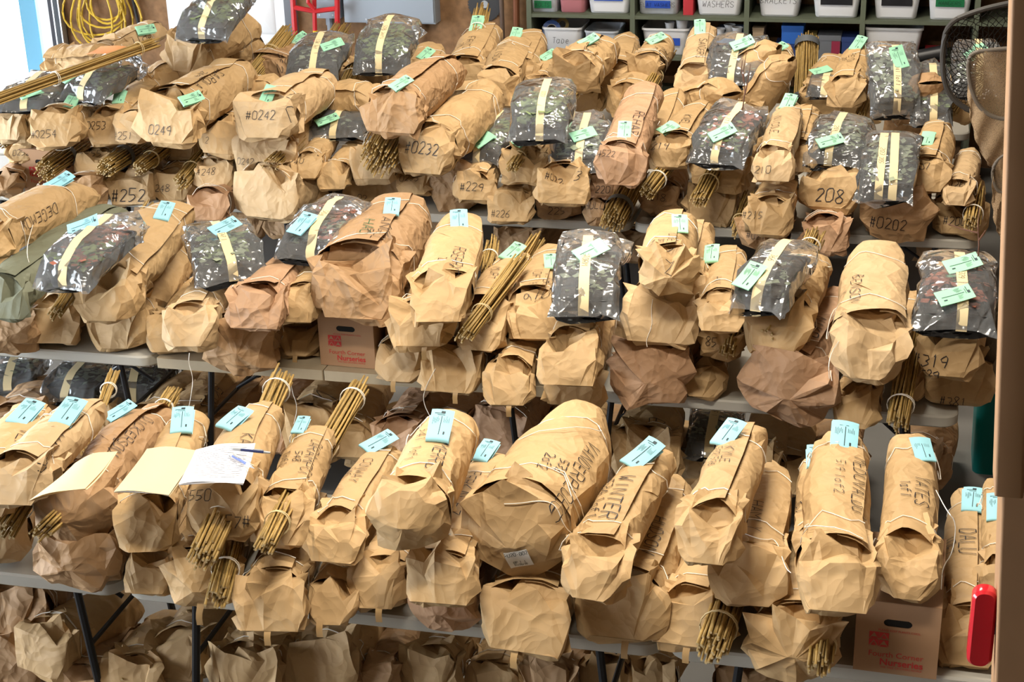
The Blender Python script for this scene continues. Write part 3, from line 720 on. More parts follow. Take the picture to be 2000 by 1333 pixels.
# ------------------------------------------------------------------ cardboard boxes with the nursery's print
CARD = mat('corrugated_card', (.36, .21, .115), .8, var=(8, .1), rnd=.05); REDP = mat('red_print', (.45, .035, .03), .7); HOLE = mat('hand_hole_dark', (.01, .009, .008), .9)
def text_mesh(s, size, bold=False):
    c = bpy.data.curves.new('t', 'FONT'); c.body = s; c.size = size; c.align_x = 'LEFT'; c.resolution_u = 3
    if bold: c.offset = size * .022
    o = bpy.data.objects.new('t', c); COL.objects.link(o); dg = bpy.context.evaluated_depsgraph_get(); me = bpy.data.meshes.new_from_object(o.evaluated_get(dg))
    V = [tuple(v.co) for v in me.vertices]; Fc = [tuple(p.vertices) for p in me.polygons]
    bpy.data.objects.remove(o); bpy.data.curves.remove(c); bpy.data.meshes.remove(me)
    return V, Fc
def nursery_box(px0, px1, pyb, hgt, dep, label, yb=None, z=TT):
    a = atZ((px0 + px1) / 2, pyb, z); w = px2m(px1 - px0, a); t = empty('cardboard_box', loc=a); t.rotation_euler[2] = math.radians(-2)
    hw = w / 2; B = MB(); hz = hgt * .72; hs = w * .17
    # front wall around a hand hole
    B.box(-hw, hw, .003, dep, 0, hgt)
    B.build('carton', CARD, t)
    F2 = MB(); n = 12
    hole = [(w * .0 + hs * (1 if math.cos(q) > 0 else -1) * .62 + hs * .38 * math.cos(q), hz + hs * .30 * math.sin(q)) for q in [2 * math.pi * (k + .5) / n for k in range(n)]]
    out = [(hw * max(-1, min(1, 1.5 * math.cos(q))), hgt / 2 + hgt / 2 * max(-1, min(1, 1.5 * math.sin(q)))) for q in [2 * math.pi * (k + .5) / n for k in range(n)]]
    cor = []
    F2.add([(x, 0, y) for x, y in hole] + [(x, 0, y) for x, y in out], [(k, (k + 1) % n, n + (k + 1) % n, n + k) for k in range(n)])
    fl = F2.build('front_panel', CARD, t)
    H2 = MB(); H2.add([(x, .002, y) for x, y in hole], [tuple(range(n))]); H2.build('hand_hole', HOLE, t)
    P = MB()
    def put(s, x, y, size, bold=False, wmax=None):
        V, Fc = text_mesh(s, size, bold); k = (wmax / max(v[0] for v in V)) if wmax else 1
        P.add([(x + v[0] * k, -.0012, y + v[1] * k) for v in V], Fc)
    put('Fourth Corner', -hw * .66, hgt * .235, w * .12, False, w * .66)
    put('Nurseries', -hw * .38, hgt * .12, w * .13, True, w * .52)
    put('THE TREE GROWERS PEOPLE', -hw * .36, hgt * .075, w * .03, False, w * .5)
    put('PLEASE KEEP PLANTS COOL', -hw * .45, hgt * .60, w * .03, False, w * .5)
    lx, ly, ls = -hw * .66, hgt * .375, w * .115
    for ix in range(2):
        for iy in range(2):
            x, y = lx + ix * ls * 1.04, ly + iy * ls * .92; q = ls; e = ls * .86
            # red square with an open white triangle (tree)
            P.add([(x, -.0012, y), (x + q / 2, -.0012, y + e * .9), (x, -.0012, y + e)], [(0, 1, 2)])
            P.add([(x + q, -.0012, y), (x + q, -.0012, y + e), (x + q / 2, -.0012, y + e * .9)], [(0, 1, 2)])
            P.add([(x, -.0012, y + e), (x + q / 2, -.0012, y + e * .9), (x + q, -.0012, y + e)], [(0, 1, 2)])
            P.add([(x + q * .06, -.0012, y), (x + q * .94, -.0012, y), (x + q * .72, -.0012, y + e * .28), (x + q * .28, -.0012, y + e * .28)], [(0, 1, 2, 3)]) if (ix + iy) % 2 else P.add([(x + q * .2, -.0012, y + e * .1), (x + q * .8, -.0012, y + e * .1), (x + q * .5, -.0012, y + e * .7)], [(0, 1, 2)])
    P.build('red_printing', REDP, t)
    tag(t, label, 'box')
    return t
nursery_box(1667, 1826, 1318, .245, .42, 'brown cardboard box with red tree print on the front row table')
nursery_box(623, 737, 717, .25, .42, 'brown cardboard box with red tree print on the middle row table')
nursery_box(44, 140, 378, .27, .42, 'brown cardboard box with red tree print at the left of the back row')

# ================================================================== the packages
P = package
# ---- shaded packages on the floor under the front tables
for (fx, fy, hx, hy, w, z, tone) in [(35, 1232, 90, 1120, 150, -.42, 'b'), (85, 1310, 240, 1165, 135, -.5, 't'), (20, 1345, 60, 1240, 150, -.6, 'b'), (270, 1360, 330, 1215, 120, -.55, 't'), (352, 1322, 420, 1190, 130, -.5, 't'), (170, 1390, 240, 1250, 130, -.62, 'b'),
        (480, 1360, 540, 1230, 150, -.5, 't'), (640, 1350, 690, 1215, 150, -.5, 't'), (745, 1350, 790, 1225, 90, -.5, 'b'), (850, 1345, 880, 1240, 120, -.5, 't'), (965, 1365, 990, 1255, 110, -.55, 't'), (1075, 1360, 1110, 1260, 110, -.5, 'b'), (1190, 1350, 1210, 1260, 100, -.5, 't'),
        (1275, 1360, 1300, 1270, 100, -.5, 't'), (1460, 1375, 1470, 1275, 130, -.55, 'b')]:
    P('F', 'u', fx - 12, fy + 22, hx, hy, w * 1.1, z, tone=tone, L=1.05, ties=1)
# ---- front row, lower layer
P('F', 'l', -15, 1108, 90, 880, 160, .02, tone='l')
P('F', 'l', 150, 1172, 330, 880, 182, 0, tone='b', end='round')
P('F', 'l', 285, 1172, 400, 900, 105, .02, tone='t')
P('F', 'l', 385, 1208, 500, 920, 168, 0, tone='t', tab=True, end='round')
P('F', 'l', 522, 1248, 620, 960, 148, .0, tone='t', tab=True)
P('F', 'l', 637, 1232, 730, 980, 108, .0, tone='t', tab=True)
P('F', 'l', 735, 1202, 830, 950, 122, .03, tone='t', tab=True)
P('F', 'l', 855, 1248, 960, 1000, 152, 0, tone='r', end='round')
P('F', 'l', 1010, 1293, 1130, 1000, 192, 0, tone='t', tab=True, d='bulging below the package with the white sticker')
P('F', 'l', 1210, 1272, 1310, 925, 205, 0, tone='t', tab=True, sw=.80, tx=[(['HUDSON'], 1278, 1045, 24)])
P('F', 'l', 1345, 1283, 1440, 1010, 165, 0, tone='t', tab=True)
P('F', 'l', 1545, 1345, 1590, 1030, 200, 0, tone='t', end='round')
P('F', 'l', 1885, 1315, 1895, 945, 132, .0, tone='t', sl=[('b', 1900, 985, 5)], tx=[(['DALU', '1OF1'], 1890, 1060, 30)], L=1.2)
P('F', 'l', 1955, 1180, 1950, 930, 90, .15, tone='t', sl=[('b', 1948, 1000, 0)])
# ---- front row, upper layers
P('F', 't', -35, 1025, 70, 790, 140, .30, tone='t', sl=[('b', 52, 815, 25, 1.1)], tx=[(['VERNATE'], 30, 885, 24)], hem=.16)
P('F', 't', 25, 1000, 180, 780, 135, .42, tone='l', sl=[('b', 135, 812, 5, 1.1)], tx=[(['MATHESON', '1of1'], 95, 890, 24)], hem=.14, d='with a long pale sleeve left of the sloping folder')
P('F', 't', 125, 1080, 325, 785, 190, .17, tone='b', sw=.66, sl=[('b', 238, 812, 60, .9)], tx=[(['DICKERSON'], 255, 850, 20)], end='round', hem=.2)
P('F', 't', 285, 1090, 375, 795, 125, .22, tone='t', sl=[('b', 357, 830, -8, 1.1)], tx=[(['S'], 315, 880, 26)], hem=.14)
P('F', 't', 425, 1068, 520, 790, 150, .26, tone='t', sl=[('b', 462, 825, 45, 1.0)], tx=[(['KA'], 480, 860, 24)], en=[(['550'], 392, 968, 22), (['57#'], 465, 1020, 22)], hem=.2)
P('F', 't', 545, 1080, 625, 830, 125, .2, tone='t', tx=[(['CARAMPOT', '548', '1of1'], 605, 895, 20)], sl=[('b', 590, 840, 15, .7)], hem=.18)
P('F', 't', 645, 1110, 760, 865, 118, .2, tone='t', tx=[(['CONWAY', '546', '1'], 705, 920, 20)], sl=[('b', 742, 872, 65, 1.0)], mouth=.45, hem=.15)
P('F', 't', 855, 1198, 975, 880, 152, .18, tone='t', tx=[(['PERKALEZ'], 905, 960, 26)], sl=[('b', 950, 890, 20, .9)], sw=.85)
P('F', 't', 795, 1090, 890, 805, 165, .40, tone='t', tx=[(['MERRO'], 855, 890, 26), (['541 1of1'], 815, 875, 20)], sl=[('b', 860, 845, -5, 1.05)], end='round', hr=.9, mouth=.8)
P('F', 't', 995, 1142, 1145, 800, 225, .22, tone='t', tx=[(['VANDERPLOEG', '532', '2of2'], 1125, 930, 26)], sw=1.0, hr=.85, end='round', hem=.13, mouth=.9, d='very bulky, with a white printed sticker on its foot', hw=.5, tail=[(985, 985), (1010, 984), (1060, 978), (1085, 990), (1100, 1030), (1115, 1045)])
P('F', 't', 1140, 1185, 1285, 870, 135, .26, tone='t', tx=[(['WINTER', '534 1of1'], 1205, 970, 30)], sl=[('b', 1257, 898, 50, 1.1)], sw=.98, mouth=.5)
P('F', 't', 1460, 1200, 1500, 900, 165, .18, tone='t', tx=[(['HAMLY'], 1475, 1010, 24)], tail=[(1420, 1030), (1450, 1045), (1490, 1060), (1515, 1055), (1535, 1110), (1545, 1120)])
P('F', 't', 1375, 1115, 1465, 825, 125, .42, tone='t', tx=[(['KYLE', '522 526', '1of2'], 1420, 890, 20)], sl=[('b', 1425, 855, 30, 1.0)], sw=.98, mouth=.35)
P('F', 't', 1590, 1125, 1590, 890, 95, .22, tone='t', tx=[(['BJ', '1of1'], 1565, 990, 22)], sl=[('b', 1537, 985, 0, .8)])
P('F', 't', 1625, 1212, 1645, 840, 160, .32, tone='t', tx=[(['MEDUVALDO'], 1678, 950, 26), (['519 1of2'], 1640, 930, 18)], sl=[('b', 1648, 860, 0, 1.25)], sw=.92, hem=.16)
P('F', 't', 1765, 1182, 1778, 840, 128, .27, tone='t', tx=[(['YATES', '1of1'], 1800, 960, 26)], sl=[('b', 1800, 885, -25, .95)], sw=.95, hem=.15, tail=[(1825, 960), (1850, 1000), (1868, 1020), (1862, 1080), (1838, 1110), (1835, 1150)], d='standing on the printed box, with a blue slip')
# ---- shaded packages under the middle row
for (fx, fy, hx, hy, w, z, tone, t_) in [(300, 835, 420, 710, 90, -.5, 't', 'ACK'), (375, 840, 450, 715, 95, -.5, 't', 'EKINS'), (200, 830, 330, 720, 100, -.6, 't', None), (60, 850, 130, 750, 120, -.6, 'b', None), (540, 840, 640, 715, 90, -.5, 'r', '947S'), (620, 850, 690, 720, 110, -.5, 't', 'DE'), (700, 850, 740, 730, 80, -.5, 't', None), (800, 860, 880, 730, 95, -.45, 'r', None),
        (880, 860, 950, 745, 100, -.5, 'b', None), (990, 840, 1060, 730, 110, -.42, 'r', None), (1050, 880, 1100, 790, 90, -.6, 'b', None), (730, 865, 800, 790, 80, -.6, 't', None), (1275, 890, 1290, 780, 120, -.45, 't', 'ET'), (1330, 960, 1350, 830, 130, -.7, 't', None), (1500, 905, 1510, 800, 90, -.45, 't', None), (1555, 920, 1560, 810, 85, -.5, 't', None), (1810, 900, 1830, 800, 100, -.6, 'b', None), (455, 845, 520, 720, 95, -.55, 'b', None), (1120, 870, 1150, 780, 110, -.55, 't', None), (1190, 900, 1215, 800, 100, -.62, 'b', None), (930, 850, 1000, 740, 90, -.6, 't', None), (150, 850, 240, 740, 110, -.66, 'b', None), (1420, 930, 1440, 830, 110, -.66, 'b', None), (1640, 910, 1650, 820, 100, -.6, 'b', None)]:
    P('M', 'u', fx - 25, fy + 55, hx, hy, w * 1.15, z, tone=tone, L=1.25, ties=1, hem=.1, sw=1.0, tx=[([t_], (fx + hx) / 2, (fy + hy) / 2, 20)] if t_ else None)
# ---- middle row, lower layer
P('M', 'l', 15, 705, 120, 520, 120, 0, tone='b', end='round')
P('M', 'l', 100, 682, 230, 480, 110, .02, tone='l')
P('M', 'l', 220, 692, 360, 470, 138, .0, tone='t', sw=.8)
P('M', 'l', 330, 698, 420, 520, 100, .0, tone='t')
P('M', 'l', 465, 742, 570, 530, 158, .0, tone='b', end='round')
P('M', 'l', 585, 706, 660, 560, 96, .0, tone='t', tab=True, tail=[(600, 640), (578, 690), (572, 730), (568, 760), (582, 795), (574, 828)])
P('M', 'l', 800, 700, 850, 470, 110, .05, tone='b', end='round', ties=1)
P('M', 'l', 770, 756, 860, 580, 108, 0, tone='l', tab=True)
P('M', 'l', 882, 778, 960, 600, 124, 0, tone='t', tab=True, tail=[(850, 720), (830, 760), (826, 785), (840, 815), (855, 840)])
P('M', 'l', 990, 804, 1050, 560, 102, 0, tone='t', tab=True, mouth=.4)
P('M', 'l', 1112, 808, 1170, 600, 126, 0, tone='t', tab=True)
P('M', 'l', 1262, 805, 1330, 560, 176, 0, tone='r', end='round', d='bulging rosy brown, under the three-high stack')
P('M', 'l', 1372, 786, 1420, 580, 94, 0, tone='t')
P('M', 'l', 1528, 842, 1640, 555, 204, 0, tone='r', end='round', sw=.6, tx=[(['NIKO'], 1595, 640, 24)], d='large crumpled rosy brown, overhanging the table edge', tail=[(1655, 660), (1630, 690), (1620, 720), (1622, 745)])
P('M', 'l', 1672, 846, 1720, 560, 98, 0, tone='t')
P('M', 'l', 1775, 785, 1790, 560, 70, .02, tone='t')
P('M', 'l', 1870, 800, 1890, 560, 128, 0, tone='t', en=[(['#381'], 1862, 785, 18)], d='marked 381')
# ---- middle row, upper layers
P('M', 't', -45, 520, 168, 360, 112, .42, tone='t', sl=[('b', 118, 362, 40, 1.1)], tx=[(['DEGEMOW'], 75, 425, 18)], sw=1.0, hem=.12, d='long and tan beside the sage green roll', tail=[(62, 440), (50, 490), (62, 530), (72, 565)])
P('M', 't', -5, 632, 228, 398, 112, .26, tone='s', sw=1.0, hem=.05, d='wrapped as a long sage green roll', ties=0, hr=.8, L=1.3)
P('M', 't', 195, 640, 345, 400, 130, .22, tone='t', sl=[('b', 322, 418, -5, 1.0)], tx=[(['L'], 232, 520, 20)], sw=1.1, mouth=.4, hem=.12)
P('M', 't', 370, 692, 460, 480, 116, .16, tone='l', tail=[(370, 690), (368, 710), (378, 740), (372, 780), (368, 800)], hem=.1)
P('M', 't', 490, 655, 590, 490, 112, .26, tone='r', sw=.95, mouth=.4)
P('M', 't', 578, 640, 690, 460, 98, .24, tone='t')
P('M', 't', 690, 640, 790, 388, 175, .26, tone='b', sw=1.05, sl=[('b', 766, 412, -12, 1.0)], tx=[(['ANGELL', '54'], 745, 455, 18), (['HACD'], 715, 450, 20, 1)], mouth=.45, hem=.17, end='wedge', hr=.8, d='big and brown resting on the box', L=1.1)
P('M', 't', 822, 692, 890, 500, 128, .2, tone='t', tab=True)
P('M', 't', 860, 642, 905, 420, 112, .40, tone='t', sl=[('b', 897, 436, -10, 1.1)], tx=[(['RSERRY', '2'], 893, 505, 22)], sw=1.08, end='wedge', hem=.15)
P('M', 't', 925, 695, 1015, 500, 108, .18, tone='t', sl=[('g', 975, 503, 40, 1.0)], tx=[(['MURT'], 965, 535, 16)], sw=1.0, hem=.22)
P('M', 't', 1040, 672, 1085, 485, 112, .2, tone='t', sl=[('g', 1076, 518, -15, .9)], tx=[(['TREVER'], 1068, 560, 18), (['1OF1 396'], 1040, 560, 14)], sw=.98, mouth=.45)
P('M', 't', 1110, 765, 1165, 520, 120, .2, tone='t', tx=[(['558'], 1145, 622, 16)], mouth=.35, hem=.18)
P('M', 't', 1410, 715, 1425, 560, 100, .2, tone='t', en=[(['85'], 1390, 668, 16)], end='round')
P('M', 't', 1340, 610, 1370, 430, 100, .40, tone='t', ties=1)
P('M', 't', 1285, 684, 1330, 520, 158, .28, tone='l', tail=[(1275, 585), (1272, 610), (1275, 635), (1262, 665), (1264, 678)], hem=.2, d='pale and boxy, middle of the three-high stack')
P('M', 't', 1298, 585, 1325, 415, 130, .56, tone='t', sl=[('g', 1327, 447, -12, .9)], tx=[(['U-BETIN', '1OF1', 'MAY'], 1308, 488, 16)], end='round', d='with green slip, top of the three-high stack')
P('M', 't', 1405, 655, 1428, 478, 88, .42, tone='t', sl=[('g', 1392, 505, 5, .9)], tx=[(['HIX'], 1400, 550, 16)], mouth=.4, sw=.98, tail=[(1440, 520), (1455, 525), (1445, 550)])
P('M', 't', 1500, 700, 1580, 500, 130, .28, tone='t', tx=[(['MATTSON'], 1567, 545, 16)], sw=1.02, hem=.2, mouth=.35)
P('M', 't', 1690, 755, 1715, 472, 140, .26, tone='l', tx=[(['BENSON', 'Y'], 1672, 565, 20)], sw=1.05, hem=.16, tail=[(1640, 668), (1625, 690), (1618, 715), (1620, 740)])
P('M', 't', 1850, 748, 1875, 490, 124, .2, tone='t', en=[(['#319', '529'], 1818, 705, 24)], d='with 319 and 529 written on its foot', mouth=.45)
# ---- under the back row
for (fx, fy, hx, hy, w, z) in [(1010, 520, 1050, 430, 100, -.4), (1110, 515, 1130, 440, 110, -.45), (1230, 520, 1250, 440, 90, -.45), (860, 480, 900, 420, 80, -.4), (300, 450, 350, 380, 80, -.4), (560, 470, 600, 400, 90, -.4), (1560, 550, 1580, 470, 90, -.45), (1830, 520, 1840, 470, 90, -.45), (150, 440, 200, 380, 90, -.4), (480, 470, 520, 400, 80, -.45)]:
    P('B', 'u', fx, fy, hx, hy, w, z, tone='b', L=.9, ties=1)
# ---- back row, lower layer
BL = [(15, 395, 60, 300, 70, .02, 'b', None), (160, 420, 230, 300, 95, 0, 'b', None), (250, 408, 330, 290, 92, 0, 'l', ('#252', 252, 382, 24)), (335, 402, 400, 290, 88, 0, 't', ('248', 318, 368, 14)), (405, 442, 470, 330, 88, 0, 'r', None),
      (515, 440, 600, 330, 150, 0, 'l', ('#241', 455, 390, 16)), (610, 408, 660, 310, 76, .02, 't', ('0237', 600, 372, 13)), (725, 402, 780, 310, 110, 0, 't', ('02', 708, 388, 13)), (890, 418, 940, 300, 125, 0, 'b', None),
      (995, 442, 1040, 330, 92, 0, 't', ('#226', 978, 418, 13)), (1090, 434, 1110, 330, 105, 0, 'b', ('225', 1088, 412, 16)), (1170, 446, 1200, 330, 66, 0, 'b', ('HULL', 1162, 402, 14)), (1290, 432, 1320, 320, 92, 0, 'b', ('218', 1286, 385, 14)),
      (1375, 442, 1450, 330, 110, 0, 't', None), (1492, 498, 1520, 380, 108, 0, 'b', ('#0212', 1482, 462, 13)), (1605, 502, 1640, 380, 100, 0, 'r', ('#204', 1580, 455, 13)), (1742, 480, 1760, 350, 148, 0, 'b', ('#0202', 1735, 438, 20)), (1870, 470, 1880, 340, 115, 0, 't', ('#200', 1865, 432, 16))]
for (fx, fy, hx, hy, w, z, tone, t_) in BL:
    P('B', 'l', fx, fy, hx, hy, w, z, tone=tone, L=.95, ties=1, en=[([t_[0]], t_[1], t_[2], t_[3])] if t_ else None, d=('marked ' + t_[0].strip('#')) if t_ and t_[0].strip('#').isdigit() and len(t_[0]) > 2 else None, end='round' if tone == 'b' else 'wedge')
# ---- back row, middle and upper layers, front line
BT = [  # fx,fy,hx,hy,w,z,tone, end text, slip, axis text, extra
      (40, 322, 80, 220, 66, .18, 't', ('0252', 42, 298, 12), None, None),
      (10, 285, 90, 215, 90, .38, 'l', None, None, None),
      (110, 296, 170, 190, 105, .40, 't', ('#0254', 85, 262, 15), ('g', 140, 205, 10), None),
      (180, 350, 240, 270, 70, .15, 't', ('#255', 178, 300, 14), None, None),
      (212, 290, 325, 135, 92, .36, 't', ('0253', 188, 245, 15), ('g', 235, 193, -15), (['BAILA'], 205, 205, 12)),
      (250, 286, 380, 150, 74, .40, 'l', ('#251', 240, 265, 14), None, (['MARKHART'], 325, 200, 14)),
      (340, 320, 430, 230, 100, .18, 't', ('2', 330, 305, 12), None, None),
      (318, 292, 480, 125, 140, .44, 't', ('0249', 313, 255, 18), ('g', 372, 200, 50), (['CAROLA', '249'], 405, 175, 16)),
      (412, 378, 470, 270, 80, .12, 'l', ('#248', 403, 336, 13), None, None),
      (420, 312, 545, 200, 100, .30, 't', ('2', 405, 275, 12), None, (['NEWMAN'], 490, 215, 14)),
      (508, 352, 590, 230, 132, .20, 'l', ('0242', 480, 315, 12), None, None),
      (520, 282, 635, 148, 128, .46, 'l', ('#0242', 510, 225, 17), ('g', 525, 188, 0), (['INMANSE'], 570, 185, 16)),
      (598, 354, 650, 250, 62, .22, 't', ('240', 578, 318, 13), None, None),
      (655, 376, 710, 270, 68, .15, 't', None, None, None),
      (735, 364, 790, 250, 100, .18, 'l', None, None, None),
      (760, 275, 885, 115, 125, .52, 'b', None, ('g', 785, 168, 45), (['NICK 1of1 0230'], 868, 185, 12)),
      (808, 390, 870, 280, 75, .08, 't', ('0233', 800, 350, 13), None, None),
      (830, 350, 960, 170, 128, .28, 't', ('#0232', 825, 290, 22), None, None),
      (922, 402, 960, 300, 84, .10, 't', ('#229', 922, 365, 16), None, None),
      (1028, 396, 1060, 290, 60, .10, 't', None, None, None),
      (1015, 366, 1060, 260, 100, .22, 't', None, ('g', 1020, 280, 40), None),
      (1095, 410, 1130, 300, 112, .18, 't', ('#0228', 1085, 352, 15), None, None),
      (1178, 392, 1200, 290, 74, .15, 'r', ('220', 1178, 370, 14), None, None),
      (1275, 335, 1320, 170, 78, .28, 't', None, None, None),
      (1208, 370, 1268, 155, 105, .36, 'r', ('#522', 1185, 300, 12), ('g', 1220, 262, -10), (['REHAR'], 1243, 240, 18)),
      (1308, 338, 1375, 200, 86, .32, 't', ('219', 1290, 285, 16), ('g', 1305, 255, 50), (['KVEL'], 1340, 235, 15)),
      (1395, 378, 1480, 255, 118, .2, 't', None, None, None),
      (1500, 468, 1530, 340, 104, .14, 't', ('#215', 1470, 420, 14), None, None),
      (1550, 345, 1580, 205, 80, .32, 't', None, None, None),
      (1505, 364, 1545, 198, 82, .40, 'l', ('#210', 1485, 332, 14), ('g', 1483, 290, 15), (['NICOLE'], 1515, 245, 15)),
      (1620, 420, 1650, 300, 118, .16, 't', ('208', 1622, 382, 26), None, None),
      (1808, 382, 1835, 235, 90, .26, 't', ('#207', 1795, 325, 15), ('g', 1812, 275, 10), None),
      (1868, 408, 1895, 290, 64, .22, 'l', ('#0201', 1868, 362, 16), None, None)]
for (fx, fy, hx, hy, w, z, tone, et, sl, ax) in BT:
    P('B', 't', fx, fy, hx, hy, w, z, tone=tone, L=.98, en=[([et[0]], et[1], et[2], et[3])] if et else None, sl=[sl] if sl else None, tx=[ax] if ax else None, mouth=.42 if (fx * 7) % 3 < 1.5 else None, ties=2,
      d=('marked ' + et[0].strip('#')) if et and len(et[0].strip('#')) > 2 and et[0] not in ('#0242', '0242', '#522') else None, sw=.88)
# ---- back row, far line
CT = [(205, 135, 318, 45, 70, .50, 'l', ('g', 285, 62, 50), (['SPIT'], 275, 75, 12)),
      (120, 180, 240, 110, 110, .35, 't', None, None),
      (400, 175, 500, 70, 110, .42, 't', None, None),
      (358, 152, 490, 30, 112, .62, 't', None, None),
      (520, 205, 585, 80, 118, .30, 'b', ('g', 585, 80, 50), (['ROSI', '1of2'], 565, 115, 14)),
      (610, 210, 680, 110, 90, .30, 't', None, None),
      (700, 210, 775, 90, 100, .30, 't', ('g', 700, 82, 20), (['WINE'], 770, 168, 13)),
      (800, 200, 850, 90, 90, .30, 't', ('g', 832, 110, 30), None),
      (905, 190, 955, 45, 92, .34, 't', ('g', 932, 52, 0, 1.2), (['FRITZ', '270', '1of1'], 915, 85, 13)),
      (1010, 190, 1040, 60, 90, .34, 't', None, None),
      (970, 215, 1015, 75, 92, .36, 't', ('g', 990, 68, 10), (['MILLISON'], 975, 100, 13)),
      (1040, 205, 1100, 100, 68, .30, 't', ('g', 1072, 112, 50), (['BARTU'], 1070, 140, 12)),
      (1150, 225, 1180, 150, 70, .2, 't', None, None),
      (1200, 190, 1225, 65, 75, .32, 't', None, None),
      (1125, 190, 1185, 75, 105, .42, 't', ('g', 1150, 85, 60), (['WINDLE'], 1155, 105, 12)),
      (1225, 240, 1265, 130, 95, .22, 't', None, None),
      (1262, 165, 1295, 72, 72, .42, 't', ('g', 1283, 80, 70), (['AUST', '240'], 1290, 110, 13)),
      (1395, 220, 1420, 120, 90, .25, 't', None, None),
      (1355, 200, 1378, 42, 76, .40, 'l', ('g', 1367, 58, -8), (['SANDERS'], 1370, 95, 13)),
      (1425, 215, 1455, 150, 80, .3, 't', None, None),
      (1502, 208, 1530, 85, 74, .36, 't', ('g', 1520, 98, 70), (['TREY'], 1528, 120, 12)),
      (1600, 235, 1620, 150, 90, .2, 't', None, None),
      (1650, 218, 1680, 90, 74, .40, 't', ('g', 1645, 105, 30), (['PEYTON', '2OF2'], 1662, 115, 11)),
      (1690, 245, 1710, 170, 90, .2, 't', None, None),
      (1775, 275, 1790, 210, 90, .2, 'b', None, None),
      (1860, 245, 1880, 160, 80, .25, 't', None, None),
      (50, 245, 110, 170, 90, .42, 'l', None, None), (280, 215, 360, 130, 90, .42, 't', None, None), (440, 250, 500, 180, 100, .3, 't', None, None), (640, 260, 700, 190, 110, .25, 't', None, None), (880, 250, 920, 190, 90, .25, 't', None, None), (1340, 250, 1380, 190, 90, .22, 't', None, None), (1480, 260, 1500, 190, 90, .22, 't', None, None)]
for (fx, fy, hx, hy, w, z, tone, sl, ax) in CT:
    P('C', 't', fx, fy, hx, hy, w, z, tone=tone, L=.95, sl=[sl] if sl else None, tx=[ax] if ax else None, sw=.92, mouth=.45 if (fx % 2) else None, rise=.12)

# labels
TN = {'t': 'tan kraft paper package', 'l': 'pale kraft paper package', 'b': 'brown kraft paper package', 'r': 'rosy brown paper package', 's': 'paper package'}
RN = {'F': 'front row', 'M': 'middle row', 'B': 'back row', 'C': 'farthest row'}
LN = {'u': 'in shade under the %s', 'l': 'in the lower layer of the %s', 't': 'in the upper layer of the %s'}
for key in sorted({(p['row'], p['layer']) for p in PKG}):
    for i, p in enumerate(sorted([p for p in PKG if (p['row'], p['layer']) == key], key=lambda p: p['x'])):
        pos = '%s from left %s' % (ordw(i + 1), LN[key[1]] % RN[key[0]])
        if p['d'] and not p['d'].startswith('marked'): lab = '%s %s, %s' % (TN[p['tone']], p['d'], RN[key[0]])
        elif p['d']: lab = '%s %s, %s' % (TN[p['tone']].replace('kraft ', '').replace('rosy ', ''), p['d'], pos)
        else: lab = '%s, %s' % (TN[p['tone']], pos)
        tag(p['o'], lab, 'package', 'packages %s' % (LN[key[1]] % RN[key[0]]))

# sticker on the bulky package
def sticker():
    p = [q for q in PKG if q['d'] and 'very bulky' in q['d']][0]
    Mi = p['M4'].inverted(); co = np.array(Mi @ Vector(CAM)); Ri = np.array(Mi)[:3, :3]
    h = p['bvh'].ray_cast(Vector(co), Vector(Ri @ ray(1013, 1092)).normalized(), 50)
    if h[0] is None: return
    C = np.array(h[0]); vd = _n(Ri @ ray(1013, 1092)); N = np.array(h[1]); N = N if N.dot(vd) < 0 else -N; N = _n(N - vd * .7)
    ex = np.array([.94, .1, .3]); ex = _n(ex - N * ex.dot(N)); ey = np.cross(N, ex); V = []
    nx, ny = 6, 5
    for i in range(nx + 1):
        for j in range(ny + 1):
            q = C + ex * (-.038 + .076 * i / nx) + ey * (-.034 + .068 * j / ny); t = p['bvh'].ray_cast(Vector(q + N * .1), Vector(-N), .3); V.append((np.array(t[0]) if t[0] is not None else q) + N * .004)
    o = mesh_obj('sticker', V, [(i * (ny + 1) + j, (i + 1) * (ny + 1) + j, (i + 1) * (ny + 1) + j + 1, i * (ny + 1) + j + 1) for i in range(nx) for j in range(ny)], mat('sticker_white', (.72, .72, .70), .5), p['o']); tag(o, 'white printed sticker')
    rg = random.Random(3); fc = [(i * (ny + 1) + j, (i + 1) * (ny + 1) + j, (i + 1) * (ny + 1) + j + 1, i * (ny + 1) + j + 1) for i in range(nx) for j in range(ny)]
    sb = BVHTree.FromPolygons([tuple(v) for v in V], fc)
    write_on('sticker_printing', ['PU20-002'], sb, C + ey * .022, N, ex, .013, o, rg, PRINT, .0018, .001)
    write_on('sticker_printing', ['DP 1+1', '01/20/20'], sb, C - ey * .012, N, ex, .010, o, rg, PRINT, .0014, .001)
sticker()

# ================================================================== bamboo canes
G_ = 'bamboo cane bundles'
canes('F', (5, 1040), (52, 968), 4.0, 4.22, 48, 16, 'at the left frame edge, front row')
canes('F', (200, 795), (224, 728), 5.1, 5.35, 26, 12, 'standing out behind the second front package', ext=(.3, 0), tie=(.75,))
canes('F', (78, 1042), (145, 980), 4.0, 4.25, 40, 18, 'poking from the brown package below the sloping folder')
canes('F', (318, 800), (338, 768), 5.1, 5.3, 32, 14, 'rising behind the front package left of the flat folder', ext=(.3, 0), tie=(.6,))
canes('F', (395, 1092), (460, 955), 3.92, 4.35, 60, 26, 'long and thick, below the papers and pen')
canes('F', (425, 1172), (448, 1085), 3.95, 4.2, 48, 20, 'under the long thick canes, front row')
canes('F', (520, 808), (551, 738), 5.15, 5.45, 48, 20, 'rising behind the papers and pen', ext=(.3, 0), tie=(.8,))
canes('F', (575, 880), (590, 830), 5.0, 5.2, 26, 12, 'short, between the two rising front bundles', ext=(.2, 0), tie=(.7,))
